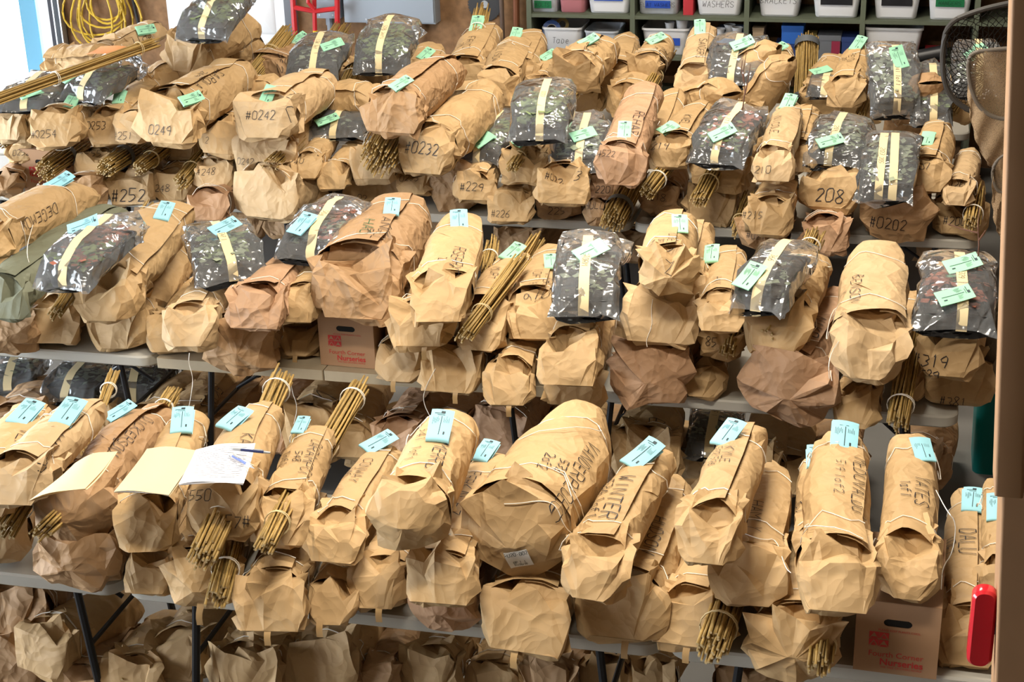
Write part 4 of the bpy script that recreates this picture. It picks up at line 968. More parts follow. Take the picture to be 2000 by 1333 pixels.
canes('F', (648, 850), (703, 755), 5.0, 5.4, 44, 18, 'rising behind the front package, right of two', ext=(.25, 0), tie=(.82,))
canes('F', (515, 1072), (556, 995), 4.0, 4.28, 44, 18, 'in the open mouth of the fifth upper front package')
canes('F', (1388, 1275), (1420, 1175), 3.98, 4.25, 66, 28, 'in the bottom package near the front table edge', tie=(.22,))
canes('F', (1600, 1310), (1610, 1205), 3.98, 4.25, 50, 18, 'left of the printed front box', tie=(.2,))
canes('M', (107, 617), (138, 570), 5.95, 6.15, 28, 9, 'in the pale package below the left seedling tray')
canes('M', (268, 440), (290, 408), 6.9, 7.1, 30, 10, 'behind the long tan package, left end of middle row', ext=(.2, 0), tie=(.5,))
canes('M', (800, 628), (825, 600), 5.95, 6.1, 30, 12, 'peeking out below the package beside the box')
canes('M', (905, 662), (968, 575), 5.75, 6.1, 36, 16, 'slanting from the sleeve with the green slip')
canes('M', (1015, 520), (1047, 470), 6.8, 7.05, 32, 14, 'rising behind the green slip, middle row', ext=(.2, 0), tie=(.5,))
canes('M', (955, 505), (962, 475), 6.8, 7.0, 30, 12, 'short, right of the tall package with blue slip', ext=(.2, 0), tie=(.5,))
canes('M', (1420, 692), (1432, 648), 5.9, 6.05, 30, 10, 'splayed below the narrow upright package', spread=1.5)
canes('M', (1497, 660), (1530, 608), 5.9, 6.12, 42, 18, 'in the open sleeve right of the dark tray')
canes('M', (1575, 500), (1590, 462), 6.9, 7.1, 36, 14, 'fanned out above the package right of the dark tray', ext=(.2, 0), spread=1.3, tie=(.7,))
canes('M', (1752, 830), (1768, 745), 5.75, 6.0, 46, 22, 'hanging over the middle table edge at right', tie=(.2,))
canes('M', (845, 860), (870, 800), 6.4, 6.6, 20, 8, 'in shade under the middle row')
canes('F', (12, 1330), (100, 1235), 4.35, 4.7, 36, 14, 'in shade at the bottom left corner', ext=(.2, .2))
canes('F', (245, 1330), (305, 1265), 4.3, 4.6, 40, 14, 'in shade under the front row near the left')
canes('B', (3, 275), (45, 248), 8.05, 8.4, 34, 18, 'at the left frame edge, back row')
canes('B', (85, 335), (135, 297), 8.0, 8.4, 44, 28, 'splayed, above the printed box at the left', taped=True, spread=1.15, tie=(.45,))
canes('B', (205, 330), (252, 298), 8.0, 8.35, 40, 30, 'thick with grey tape band, back row left', taped=True, tie=(.4,))
canes('B', (270, 330), (312, 298), 8.0, 8.35, 30, 18, 'right of the grey taped bundle')
canes('B', (352, 358), (388, 318), 8.05, 8.35, 34, 20, 'below the big package marked 0249', spread=1.2)
canes('B', (388, 408), (425, 378), 7.95, 8.2, 26, 14, 'above the lower table edge at back left')
canes('B', (527, 325), (562, 292), 8.0, 8.3, 32, 18, 'in the pale package left of 240')
canes('B', (735, 315), (768, 258), 7.95, 8.4, 80, 60, 'thickest of all, below the brown package')
canes('B', (1000, 330), (1022, 297), 8.0, 8.3, 26, 16, 'in the package below the green leafy tray')
canes('B', (1218, 330), (1224, 306), 7.85, 8.1, 20, 10, 'in the hole of the rosy package')
canes('B', (1195, 435), (1225, 375), 7.9, 8.3, 52, 40, 'with grey tape over the back table edge', taped=True, tie=(.25,))
canes('B', (1262, 378), (1298, 332), 7.95, 8.3, 34, 18, 'above the package marked 218')
canes('B', (1365, 392), (1402, 325), 7.9, 8.4, 36, 18, 'below the tray with the red plant')
canes('B', (1437, 455), (1448, 425), 7.95, 8.15, 26, 12, 'left of the package marked 215')
canes('B', (1896, 440), (1902, 412), 8.0, 8.2, 34, 12, 'at the far right of the back row')
canes('C', (530, 105), (562, 65), 11.1, 11.3, 34, 20, 'behind the dark brown package, far row', ext=(.5, 0), tie=(.7,))
canes('C', (640, 100), (668, 58), 11.0, 11.2, 40, 26, 'above the left one of two far trays', ext=(.5, 0), tie=(.6,))
canes('C', (935, 50), (942, 20), 11.3, 11.5, 30, 14, 'behind the large green slip, far row', ext=(.5, 0), tie=(.6,))
canes('C', (672, 180), (690, 145), 10.0, 10.3, 34, 16, 'in the far package below two trays', ext=(0, .5))
canes('C', (1268, 170), (1280, 150), 10.2, 10.4, 26, 12, 'below the far package near the white tubs', ext=(0, .5))
canes('C', (1570, 205), (1577, 78), 10.5, 10.9, 44, 40, 'standing upright by itself in the far row', ext=(0, 0), taped=True, tie=(.06, .92), long=True)
canes('C', (1680, 232), (1690, 205), 10.0, 10.2, 24, 12, 'below the far package left of two trays', ext=(0, .5))
canes('C', (1855, 222), (1870, 200), 10.0, 10.2, 26, 12, 'below the black fishing net', ext=(0, .5))
canes('C', (1110, 195), (1118, 182), 10.0, 10.2, 26, 12, 'beside the leafy green tray', ext=(0, .5))
canes('C', (0, 192), (308, 82), 7.45, 8.5, 24, 14, 'very long and thin across the left trays', ext=(.4, 0), tie=(.5, .9), long=True)
for c in CN: tag(c['o'], 'bamboo canes ' + c['d'], 'canes', 'bundles of bamboo canes')

# ================================================================== seedling trays
tray('M', 132, 560, 228, 440, 112, .5, 'with reddish plants at the left of the middle row', leaf='gr', text=None, tape='v', sl=[('b', 165, 445, 70)])
tray('M', 452, 550, 425, 452, 132, .38, 'with grey-green plants and blue slip behind', leaf='dg', sl=[('b', 440, 447, 80)], text='547 1')
tray('M', 605, 505, 668, 405, 118, .45, 'with blue slip on top beside the big brown package', leaf='dr', sl=[('b', 592, 442, 20)], text='504')
tray('M', 1140, 615, 1155, 482, 122, .45, 'with crossing green slip and white tape', leaf='d', n=16, sl=[('g', 1155, 492, 65)], text='STORM')
tray('M', 1480, 608, 1540, 490, 105, .5, 'dark, tilted, with small green slip', leaf='d', n=10, sl=[('g', 1465, 545, 20)], text='366')
tray('M', 1862, 645, 1872, 515, 142, .42, 'with square green slip at the right of the middle row', leaf='r', n=40, sl=[('g', 1865, 582, 80), ('g', 1880, 520, 80)], text='329')
tray('B', 655, 272, 690, 212, 112, .32, 'left of the thickest cane bundle', leaf='d', n=30, sl=[('g', 640, 238, 70)], text='239')
tray('B', 938, 318, 985, 232, 90, .26, 'left of three leafy trays in the back row', leaf='g', sl=[('g', 945, 275, 40)], text='230')
tray('B', 1130, 332, 1140, 240, 104, .34, 'right of three leafy trays in the back row', leaf='d', sl=[('g', 1140, 265, 80)], text='#223')
tray('B', 1050, 275, 1072, 178, 112, .55, 'topmost of three leafy trays, full of green leaves', leaf='g', n=110, hgt=.17, text='0227')
tray('B', 1402, 318, 1450, 215, 112, .45, 'with red and green plants and large green slip', leaf='gr', n=80, sl=[('g', 1412, 262, 60)], text='211')
tray('B', 1628, 325, 1650, 240, 112, .38, 'with square green slip right of the upright canes', leaf='d', sl=[('g', 1622, 278, 75)], text='209')
tray('B', 1728, 388, 1745, 270, 104, .3, 'with two tape strips, back row right', leaf='d', n=60, tps=2, text='203 205')
tray('C', 400, 75, 452, -15, 108, .92, 'at the very top left on a pile', leaf='g', n=80, text='0')
tray('C', 55, 218, 95, 160, 110, .58, 'under the long thin canes, far left', leaf='d', n=30, sl=[('g', 60, 185, 60)])
tray('C', 165, 198, 240, 125, 90, .62, 'with two green slips right of the long canes', leaf='g', n=50, sl=[('g', 140, 150, 30)])
tray('C', 612, 152, 640, 78, 102, .6, 'left one of two far trays', leaf='d', n=20, sl=[('g', 650, 90, 75)], text='LSB 3of')
tray('C', 745, 142, 772, 48, 104, .62, 'right one of two far trays, with tall green plants', leaf='g', n=90, hgt=.16, text='508 3of5')
tray('C', 1438, 168, 1446, 82, 110, .5, 'upright below the spring washers tub', leaf='d', n=12, sl=[('g', 1450, 88, 80)], text='TRES 1of1')
tray('C', 1612, 192, 1622, 148, 66, .36, 'small, behind the upright canes', leaf='d', n=20, sl=[('g', 1605, 140, 70)])
tray('C', 1748, 220, 1738, 92, 92, .45, 'tall, with green slip along its tape', leaf='d', n=50, hgt=.15, sl=[('g', 1755, 115, -20)], text='282 1041 1of1')
tray('C', 1818, 238, 1815, 135, 72, .4, 'beside the black fishing net', leaf='g', n=40, text='1037')
tray('C', 1905, 185, 1905, 90, 84, .45, 'seen through the black fishing net', leaf='d', n=30, sl=[('g', 1890, 65, 30), ('g', 1975, 75, 60)])
tray('M', 135, 785, 205, 702, 104, -.38, 'in shade under the middle row, left of two', leaf='d', n=20)
tray('M', 268, 790, 290, 702, 118, -.42, 'in shade under the middle row, right of two', leaf='d', n=20)
tray('M', 20, 765, 60, 690, 90, -.4, 'in shade at the left frame edge', leaf='d', n=20)
tray('M', 1390, 895, 1405, 800, 96, -.4, 'in shade below the large rosy package', leaf='d', n=20, text='OF 1')
def twigs(tr_, stems):
    Mi = tr_.matrix_world.inverted(); bpy.context.view_layer.update(); Mi = tr_.matrix_world.inverted(); Y = tr_.matrix_world.translation[1] + .25
    for pts in stems:
        B = MB(); q = [np.array(Mi @ Vector(atY(px, py, Y + .02 * i))) for i, (px, py) in enumerate(pts)]; B.tube(q, .003, 5, True, [.004 - .0025 * i / (len(q) - 1) for i in range(len(q))]); B.build('twig', TWIG, tr_)
for t in TR:
    if 'large green slip' in t['d']: twigs(t['o'], [[(1450, 215), (1455, 180), (1452, 140), (1458, 100)], [(1455, 185), (1462, 150), (1466, 125)], [(1453, 160), (1448, 135), (1450, 118)]])
    if 'square green slip at the right' in t['d']: twigs(t['o'], [[(1908, 530), (1912, 480), (1910, 440), (1913, 405)], [(1912, 470), (1925, 450)], [(1909, 455), (1880, 448), (1850, 437)]])
for t in TR: tag(t['o'], 'bagged black seedling tray ' + t['d'], 'seedling tray', 'seedling trays in clear bags')


# ================================================================== folders, papers, pens on the front row
def sheet_stack(name, corners, z, m, th, label, cat, n=1, bow=.0, dz=None):
    t = empty(name, loc=atZ(*np.mean(np.array(corners), 0), z)); o = np.array(t.location); rg = random.Random(int(corners[0][0]))
    Q = [atZ(px, py, z + (dz[i] if dz else 0)) - o for i, (px, py) in enumerate(corners)]
    for k in range(n):
        j = np.array([rg.uniform(-.006, .006), rg.uniform(-.006, .006), 0]) * (k > 0); V = []; N = 8
        for s_ in (0, 1):
            for a in range(N + 1):
                for b in range(N + 1):
                    u, v = a / N, b / N; p = Q[0] * (1 - u) * (1 - v) + Q[1] * (1 - u) * v + Q[2] * u * v + Q[3] * u * (1 - v)
                    V.append(p + j + np.array([0, 0, -k * th * 1.6 - s_ * th + bow * math.sin(math.pi * u) - bow * .6 * math.sin(math.pi * v) + .002 * math.sin(7 * u + 5 * v + k)]))
        M_ = (N + 1) ** 2; Fc = []
        for a in range(N):
            for b in range(N):
                i = a * (N + 1) + b; q = (i, i + 1, i + N + 2, i + N + 1); Fc += [q, tuple(M_ + x for x in q[::-1])]
        for a in range(N):
            for e0, e1 in ((a, a + 1), (N * (N + 1) + a + 1, N * (N + 1) + a), ((a + 1) * (N + 1), a * (N + 1)), (a * (N + 1) + N, (a + 1) * (N + 1) + N)): Fc.append((e1, e0, M_ + e0, M_ + e1))
        mesh_obj('sheet' if n > 1 else 'folder_leaf', V, Fc, m[k % len(m)], t, True, 30)
    tag(t, label, cat)
    return t, Q, o
MANILA = mat('manila_card', (.66, .53, .33), .6); MAN2 = mat('manila_tab', (.60, .34, .11), .6); PAPER = mat('white_paper', (.68, .68, .71), .6)
sheet_stack('manila_folder', [(56, 979), (146, 904), (226, 882), (166, 956)], TT + .57, [MANILA, MAN2, MANILA], .0015, 'open manila folder sloping across the left front packages', 'folder', n=3, bow=.012)
sheet_stack('manila_folder', [(223, 961), (287, 876), (386, 880), (330, 968)], TT + .50, [MANILA, PAPER, MANILA], .0015, 'closed manila folder left of the white papers', 'folder', n=3, bow=.008)
ps, Q, o_ = sheet_stack('paper_stack', [(349, 946), (382, 878), (497, 866), (474, 945)], TT + .535, [PAPER], .0008, 'white printed papers with a pen lying on them', 'papers', n=4, bow=.008)
B = MB()
def onp(u, v, e=.006): return Q[0] * (1 - u) * (1 - v) + Q[1] * (1 - u) * v + Q[2] * u * v + Q[3] * u * (1 - v) + np.array([0, 0, e + .008 * math.sin(math.pi * u) - .0048 * math.sin(math.pi * v) + .002 * math.sin(7 * u + 5 * v)])
rg = random.Random(8)
for k in range(17):
    v = .90 - k * .048; u0 = .08
    while u0 < .9:
        u1 = min(.93, u0 + rg.uniform(.05, .3)); B.add([onp(u0, v, .0012), onp(u1, v, .0012), onp(u1, v + .007, .0012), onp(u0, v + .007, .0012)], [(0, 1, 2, 3)]); u0 = u1 + rg.uniform(.02, .12)
B.build('paper_printing', mat('faint_print', (.22, .23, .27), .7), ps)
def pen(a, b, z, cols, label):
    A = atZ(*a, z); Bp = atZ(*b, z); M4, L, s, ax, nn = frame_from(A, Bp); t = empty('pen', M4); L = .145
    def seg(nm, y0, y1, r0, r1, m): Bm = MB(); Bm.tube([(0, y0, 0), (0, y0 + .001, 0), (0, y1 - .001, 0), (0, y1, 0)], r0, 10, True, [r0 * .8, r0, r1, r1 * .8]); Bm.build(nm, m, t)
    seg('barrel', .022, .10, .0045, .0045, cols[0]); seg('grip', .10, .128, .0047, .0042, cols[1]); seg('tip', .128, L, .0035, .0006, STEEL); seg('push_button', 0, .022, .003, .0045, cols[1])
    Bm = MB(); Bm.box(-.0015, .0015, .024, .058, .0045, .0075); Bm.build('clip', STEEL, t)
    tag(t, label, 'pen')
pen((447, 887), (480, 906), TT + .549, (mat('pen_blue', (.16, .22, .50), .3), mat('pen_clear', (.6, .65, .75), .2)), 'blue pen on the white papers')
pen((528, 885), (498, 882), TT + .56, (mat('pen_navy', (.03, .04, .12), .3), STEEL), 'dark navy pen at the right edge of the papers')
sheet_stack('orange_sheet', [(168, 106), (196, 90), (283, 97), (268, 111)], TT + .70, [mat('orange_paper', (.80, .30, .09), .6)], .001, 'orange paper sheet lying above the far left trays', 'paper', bow=.01)

# ================================================================== shelving along the back wall
SY = 11.62; SD = WALLY - SY - .01
SG = mat('shelf_sage', (.095, .11, .075), .6, var=(5, .15)); sh = empty('shelf_unit', loc=(0, SY, 0))
def wx(px, py=70, Y=SY): return float(atY(px, py, Y)[0])
def wz(px, py, Y=SY): return float(atY(px, py, Y)[2])
XL, XR = wx(1030), 1.70
zb0 = wz(1250, 110); zb1 = wz(1250, 31); zb2 = zb1 + (zb1 - zb0); zb_ = zb0 - (zb1 - zb0) * 1.1
for z_ in (zb_, zb0, zb1, zb2): B = MB(); B.box(XL, XR, 0, SD, z_ - .026, z_); B.build('shelf_board', SG, sh)
for px in (1034, 1235, 1457, 1683, 1905): x = wx(px); B = MB(); B.box(x - .018, x + .018, -.003, SD, .02, 2.2); B.build('upright', SG, sh)
B = MB(); B.box(XL, XR, SD - .012, SD - .001, .02, 2.2); B.build('back_panel', OSB, sh)
tag(sh, 'sage green wooden shelf unit holding the plastic tubs', 'shelf')
TUB = mat('tub_white', (.60, .61, .64), .4, spec=.4); CLEARP = mat('tub_frosted', (.42, .45, .50), .35, spec=.5)
def tub(px0, px1, zb, h, m, label, text=None, lab=None, full=True, dy=.04, cat='tub', tap=.80, dep=.36):
    x0, x1 = wx(px0), wx(px1); c = (x0 + x1) / 2; hw = (x1 - x0) / 2; t = empty('storage_tub', loc=(c, SY + dy, zb)); B = MB(); r = min(.04, hw * .3)
    def rr(k, y0, y1, z): return rrect(-hw * k, hw * k, y0, y1, r, z)
    B.loft([rr(tap, .035, dep - .03, 0.001), rr(tap + .02, .025, dep - .025, .015), rr(.965, .006, dep - .006, h * .93), rr(1.0, -.004, dep + .004, h * .93), rr(1.0, -.004, dep + .004, h), rr(.955, .01, dep - .01, h), rr(tap - .03, .045, dep - .045, .02)], True, True)
    B.build('tub_body', m, t); N = _n(np.array([0, -1., -.10])); rg = random.Random(int(px0))
    if lab:
        B = MB(); w2, h2, zc = hw * .62, .028, h * .52; yy = .018
        B.add([(-w2, yy - .012, zc - h2), (w2, yy - .012, zc - h2), (w2, yy - .018, zc + h2), (-w2, yy - .018, zc + h2)], [(0, 1, 2, 3)]); B.build('tape_label', lab, t)
    if text:
        for i, ln in enumerate(text): write_on('handwriting', [ln], None, np.array([0, -.006 if not lab else .0, h * (.52 if len(text) == 1 else .68 - .3 * i)]), N, np.array([1., 0, 0]), .045 if not lab else .03, t, rg, off=.006)
    tag(t, label, cat); return t
BL_ = mat('label_blue', (.02, .07, .40), .6); BK_ = mat('label_black', (.012, .012, .015), .6); GN_ = mat('label_green', (.01, .14, .05), .6); RD_ = mat('plastic_red', (.40, .03, .04), .5)
hb = .24
tub(1032, 1086, zb1, .12, CLEARP, 'small frosted bin with green label, first on the upper shelf', ['BOLTS'], GN_, tap=.9)
tub(1090, 1140, zb1, .12, mat('tub_rose', (.42, .16, .18), .4), 'small rosy bin on the upper shelf', None, None, tap=.9)
tub(1141, 1232, zb1, hb, TUB, 'white tub with blue label on the upper shelf', ['ALUMINUM'], BL_)
tub(1243, 1322, zb1, .15, CLEARP, 'frosted bin labelled for flat washers', ['FLAT WASHERS'], BL_, tap=.92)
tub(1352, 1450, zb1, hb, TUB, 'white tub with spring washers written on it', ['SPRING', 'WASHERS'])
tub(1474, 1563, zb1, hb, TUB, 'white tub with brackets written on it', ['BRACKETS'])
tub(1580, 1680, zb1, hb, TUB, 'white tub with black label left of another such tub', ['SCREEN'], BK_)
tub(1699, 1796, zb1, hb, TUB, 'white tub with black label above the large empty tub', ['EYES'], BK_)
tub(1806, 1896, zb1, hb, TUB, 'white tub with green label on the upper shelf', ['HANGERS'], GN_)
tub(1055, 1134, zb0, .19, TUB, 'white tub of tape rolls on the lower shelf', ['Tape'])
tub(1138, 1205, zb0, .17, CLEARP, 'frosted bin right of the tape tub', None, tap=.92)
tub(1250, 1345, zb0, .2, TUB, 'white tub with blue label holding paper cups', ['CUPS'], BL_)
tub(1392, 1452, zb0, .17, mat('bin_blue', (.22, .30, .44), .4), 'blue-grey bin stacked with small cups', None, tap=.92)
tub(1687, 1804, zb0, .24, TUB, 'large empty white tub with writing on the lower shelf', ['ADJUSTERS'])
def carton(nm, px0, px1, zb, h, m, label, cat='carton', lidm=None, dy=.06, dep=.22, band=None):
    x0, x1 = wx(px0), wx(px1); t = empty(nm, loc=((x0 + x1) / 2, SY + dy, zb)); hw = (x1 - x0) / 2; B = MB(); B.loft([rrect(-hw, hw, 0, dep, .006, .001), rrect(-hw, hw, 0, dep, .006, h)]); B.build('carton_body', m, t)
    B = MB(); B.loft([rrect(-hw - .003, hw + .003, -.003, dep + .003, .007, h * .8), rrect(-hw - .003, hw + .003, -.003, dep + .003, .007, h + .003)]); B.build('lid', lidm or m, t)
    if band: B = MB(); B.box(hw * .2, hw * .95, -.005, -.001, h * .05, h * .78); B.build('label', band, t)
    tag(t, label, cat); return t
CB1 = mat('carton_kraft', (.34, .26, .18), .7); CBB = mat('carton_blue', (.02, .10, .40), .5); CBN = mat('carton_navy', (.02, .04, .14), .5)
carton('small_carton', 1466, 1496, zb0, .09, CB1, 'lower of two tan cartons left of the blue boxes'); carton('small_carton', 1468, 1490, zb0 + .094, .12, CB1, 'upper of two tan cartons left of the blue boxes')
carton('small_carton', 1514, 1560, zb0, .10, CBN, 'navy carton under the bright blue one'); carton('small_carton', 1525, 1568, zb0 + .104, .13, CBB, 'bright blue carton stacked on the navy one')
carton('small_carton', 1569, 1592, zb0, .16, mat('carton_yellow', (.45, .34, .12), .6), 'narrow yellow-brown carton beside the blue boxes')
carton('parts_case', 1597, 1642, zb0, .17, mat('case_smoke', (.12, .13, .15), .3), 'smoky clear parts case with a maroon label', 'case', band=mat('maroon', (.22, .02, .05), .5))
carton('parts_case', 1644, 1680, zb0, .16, CBN, 'dark blue case beside the smoky parts case', 'case'); carton('small_carton', 1810, 1840, zb0, .07, RD_, 'flat red carton on the lower shelf')
carton('binder', 1331, 1351, zb1, .2, RD_, 'red and grey binder on the upper shelf', 'binder', lidm=CLEARP)
def roll(px, py, r, m, label, dy=.12):
    p = atY(px, py, SY + dy); t = empty('tape_roll', loc=p); t.rotation_euler = (math.radians(70), 0, .3); B = MB(); n = 20; rings = [[(q * math.cos(2 * math.pi * k / n), q * math.sin(2 * math.pi * k / n), z) for k in range(n)] for q, z in ((r * .55, -.02), (r, -.02), (r, .02), (r * .55, .02), (r * .55, -.02))]
    B.loft(rings, False, False); B.build('tape_body', m, t); B = MB(); B.loft([[(q * math.cos(2 * math.pi * k / n), q * math.sin(2 * math.pi * k / n), z) for k in range(n)] for q, z in ((r * .5, -.021), (r * .56, -.021), (r * .56, .021), (r * .5, .021))], False, False); B.build('core', mat('core_card', (.5, .45, .38), .7), t); tag(t, label, 'tape roll')
roll(1077, 58, .07, mat('tape_blue', (.04, .10, .34), .4), 'blue tape roll in the tape tub'); roll(1098, 48, .05, mat('tape_brass', (.38, .27, .10), .35, .4), 'brass coloured tape roll in the tape tub', .2)
def cup(px, py, r, h, label, dy=.12):
    p = atY(px, py, SY + dy); B = MB(); n = 14; rings = [[(q * math.cos(2 * math.pi * k / n), q * math.sin(2 * math.pi * k / n), z) for k in range(n)] for q, z in ((r * .72, 0), (r, h), (r * 1.06, h), (r * 1.06, h + .006), (r * .95, h + .006), (r * .68, .01))]
    B.loft(rings, True, True); o = B.build('paper_cup', TUB); o.location = p; tag(o, label, 'cup', 'paper cups on the shelf')
cup(1308, 66, .035, .08, 'left paper cup in the tub with blue label'); cup(1332, 66, .045, .1, 'tall right paper cup in the tub with blue label')
for i, (px, py) in enumerate([(1405, 70), (1425, 62), (1402, 80), (1425, 76), (1440, 68), (1438, 82)]): cup(px, py, .04, .05, '%s small cup stacked in the blue-grey bin' % ORD[i + 1], .1 + .05 * (i % 2))
# dark pipe lying below the empty tub
B = MB(); a_, b_ = atY(1748, 120, SY - .02), atY(1850, 100, SY - .02); B.tube([a_ + (b_ - a_) * t for t in (0, .02, .98, 1)], .05, 14, True, [.045, .05, .05, .045]); o = B.build('dark_pipe', BLACKP); tag(o, 'dark plastic pipe lying in front of the large empty tub', 'pipe')

# ================================================================== things on the back wall
GREYB = mat('panel_grey', (.30, .34, .39), .45, .2)
def panel(px0, px1, pyb, h, dep, label):
    Y = WALLY - dep; x0, x1 = float(atY(px0, pyb, Y)[0]), float(atY(px1, pyb, Y)[0]); z0 = float(atY(px0, pyb, Y)[2]); t = empty('electrical_panel', loc=((x0 + x1) / 2, Y, z0)); hw = (x1 - x0) / 2
    B = MB(); B.loft([rrect(-hw, hw, .012, dep - .002, .004, 0), rrect(-hw, hw, .012, dep - .002, .004, h)]); B.build('enclosure', GREYB, t)
    B = MB(); B.loft([[(x, 0.012 - z, y) for x, y, _ in rrect(-hw + .01, hw - .01, .012, h - .01, .01, 0)] for z in (0, .016)]); B.build('cover', GREYB, t)
    for x in (-.5, .5): B = MB(); B.tube([(x * hw, -.004, .03), (x * hw, -.009, .03)], .008, 8); B.build('screw', STEEL, t)
    n = max(1, int(hw * 6))
    for k in range(n): x = -hw + (k + .5) * 2 * hw / n; B = MB(); B.tube([(x, dep * .5, .0), (x, dep * .5, -.7)], .022, 10); B.tube([(x, dep * .5, .0), (x, dep * .5, -.06)], .03, 10); B.build('conduit', GREYB, t)
    tag(t, label, 'electrical panel')
panel(672, 850, 44, .8, .16, 'large grey electrical panel on the back wall'); panel(612, 664, 36, .7, .12, 'narrow grey electrical panel beside the red hand truck')
# red hand truck leaning on the wall
RED = mat('truck_red', (.50, .02, .025), .35, spec=.5); ht = empty('hand_truck', loc=atY(612, 90, 11.9)); o0 = np.array(ht.location)
def hp(px, py, Y=11.9): return atY(px, py, Y) - o0
B = MB(); B.tube([hp(582, 150), hp(568, -60)], .022, 8); B.build('side_rail', RED, ht); B = MB(); B.tube([hp(660, 150), hp(658, -60)], .022, 8); B.build('side_rail', RED, ht)
B = MB(); B.tube([hp(616, 90), hp(612, -60)], .018, 8); B.build('centre_rail', RED, ht)
B = MB(); B.tube([hp(571, 14), hp(615, 22), hp(661, 16)], .02, 8); B.build('crossbar', RED, ht); B = MB(); B.tube([hp(577, 95), hp(660, 93)], .02, 8); B.build('crossbar', RED, ht)
B = MB(); B.tube([hp(600, -40, 11.85), hp(602, 5, 11.85), hp(614, 18, 11.86)], .016, 8); B.build('handle_brace', RED, ht); B = MB(); B.tube([hp(616, 72, 11.89), hp(616, 60, 11.89)], .02, 8); B.build('warning_label', mat('label_yellow', (.7, .5, .04), .5), ht)
tag(ht, 'red tubular hand truck leaning against the back wall', 'hand truck')
# saw blade on the wall
sb = empty('saw_blade', loc=atY(947, 8, WALLY - .012)); B = MB(); pts = []; nT = 36; rS = .14
for k in range(nT): a0 = 2 * math.pi * k / nT; pts += [(rS * .92 * math.cos(a0), rS * .92 * math.sin(a0)), (rS * math.cos(a0 + .02), rS * math.sin(a0 + .02)), (rS * .98 * math.cos(a0 + .07), rS * .98 * math.sin(a0 + .07))]
B.loft([[(x, .001, y) for x, y in pts], [(x, -.003, y) for x, y in pts]]); B.build('blade', mat('saw_steel', (.10, .10, .105), .35, .8), sb)
B = MB(); B.tube([(0, -.002, 0), (0, -.012, 0)], .03, 14); B.build('hub', STEEL, sb); tag(sb, 'round steel saw blade hanging on the board wall', 'saw blade')
def stick(px0, py0, px1, py1, r, m, nm, label, Y=WALLY - .06):
    a, b = atY(px0, py0, Y), atY(px1, py1, Y); B = MB(); B.tube([a + (b - a) * t for t in (0, .01, .99, 1)], r, 10, True, [r * .8, r, r, r * .8]); o = B.build(nm, m); tag(o, label, 'pole')
WOODH = mat('handle_wood', (.36, .22, .11), .5, var=(10, .2))
stick(978, -30, 985, 150, .018, mat('pipe_brown', (.12, .08, .06), .4), 'pole', 'dark pole left of the shelf unit'); stick(1008, -30, 1010, 150, .025, mat('stud_red', (.20, .07, .03), .6), 'pole', 'reddish pole right beside the shelf unit')
stick(232, -30, 252, 110, .016, WOODH, 'broom_handle', 'wooden broom handle behind the yellow cord'); stick(253, -30, 276, 70, .014, BLACKP, 'hose', 'black hose right of the broom handle')
# yellow cord coiled on a hook
YEL = mat('cord_yellow', (.66, .44, .05), .45); cord = empty('extension_cord', loc=atY(190, 20, WALLY - .1)); oc = np.array(cord.location); rg = random.Random(5)
for k in range(9):
    cx, ry, rx = 190 + rg.uniform(-18, 22), rg.uniform(45, 78), rg.uniform(26, 58); pts = []
    for i in range(25):
        a0 = 2 * math.pi * i / 24; px = cx + rx * math.sin(a0) * (1 - .35 * math.cos(a0)) + 22 * (math.cos(a0) - 1) * -.3; py = -52 + ry * (1 - math.cos(a0)); pts.append(atY(px, py, WALLY - .05 - .012 * k + .01 * math.sin(a0 * 2 + k)) - oc)
    B = MB(); B.tube(pts, .009, 6, False); B.build('coil', YEL, cord)
B = MB(); B.tube([atY(190, -60, WALLY) - oc, atY(190, -60, WALLY - .16) - oc, atY(190, -72, WALLY - .17) - oc], .01, 6); B.build('hook', STEEL, cord)
tag(cord, 'yellow extension cord coiled on the wall by the doorway', 'cord')

# ================================================================== right side: post, nets, bits
POST = mat('post_wood', (.30, .17, .085), .6, var=(4, .25), bump=(20, .1))
def vpost(top, bot, Y, w, dep, m, nm, label, cat, lip=None):
    """post whose left edge runs through two pixels at depth Y"""
    a, b = atY(*top, Y), atY(*bot, Y); d = (a - b) / (a[2] - b[2]); t = empty(nm, loc=b - d * b[2]); e = np.array(t.location)
    def ring(z, x0, x1, y0, y1): return [(x + d[0] * z, y + d[1] * z, z) for x, y, _ in rrect(x0, x1, y0, y1, .005, 0)]
    B = MB(); B.loft([ring(0, 0, w, 0, dep), ring(4.95, 0, w, 0, dep)]); B.build('post_body', m, t)
    if lip: B = MB(); B.loft([ring(lip[0], -.012, .03, -.02, dep * .5), ring(4.93, -.012, .03, -.02, dep * .5)]); B.build('edge_board', m, t)
    tag(t, label, cat)
vpost((1992, 0), (1944, 1333), 2.3, .30, .14, POST, 'wooden_post', 'near wooden post at the right frame edge', 'post', (2.35,))
vpost((1972, 230), (1950, 760), 7.6, .07, .09, mat('stud_orange', (.33, .12, .035), .5), 'wooden_stud', 'orange-brown wall stud behind the near post', 'stud')
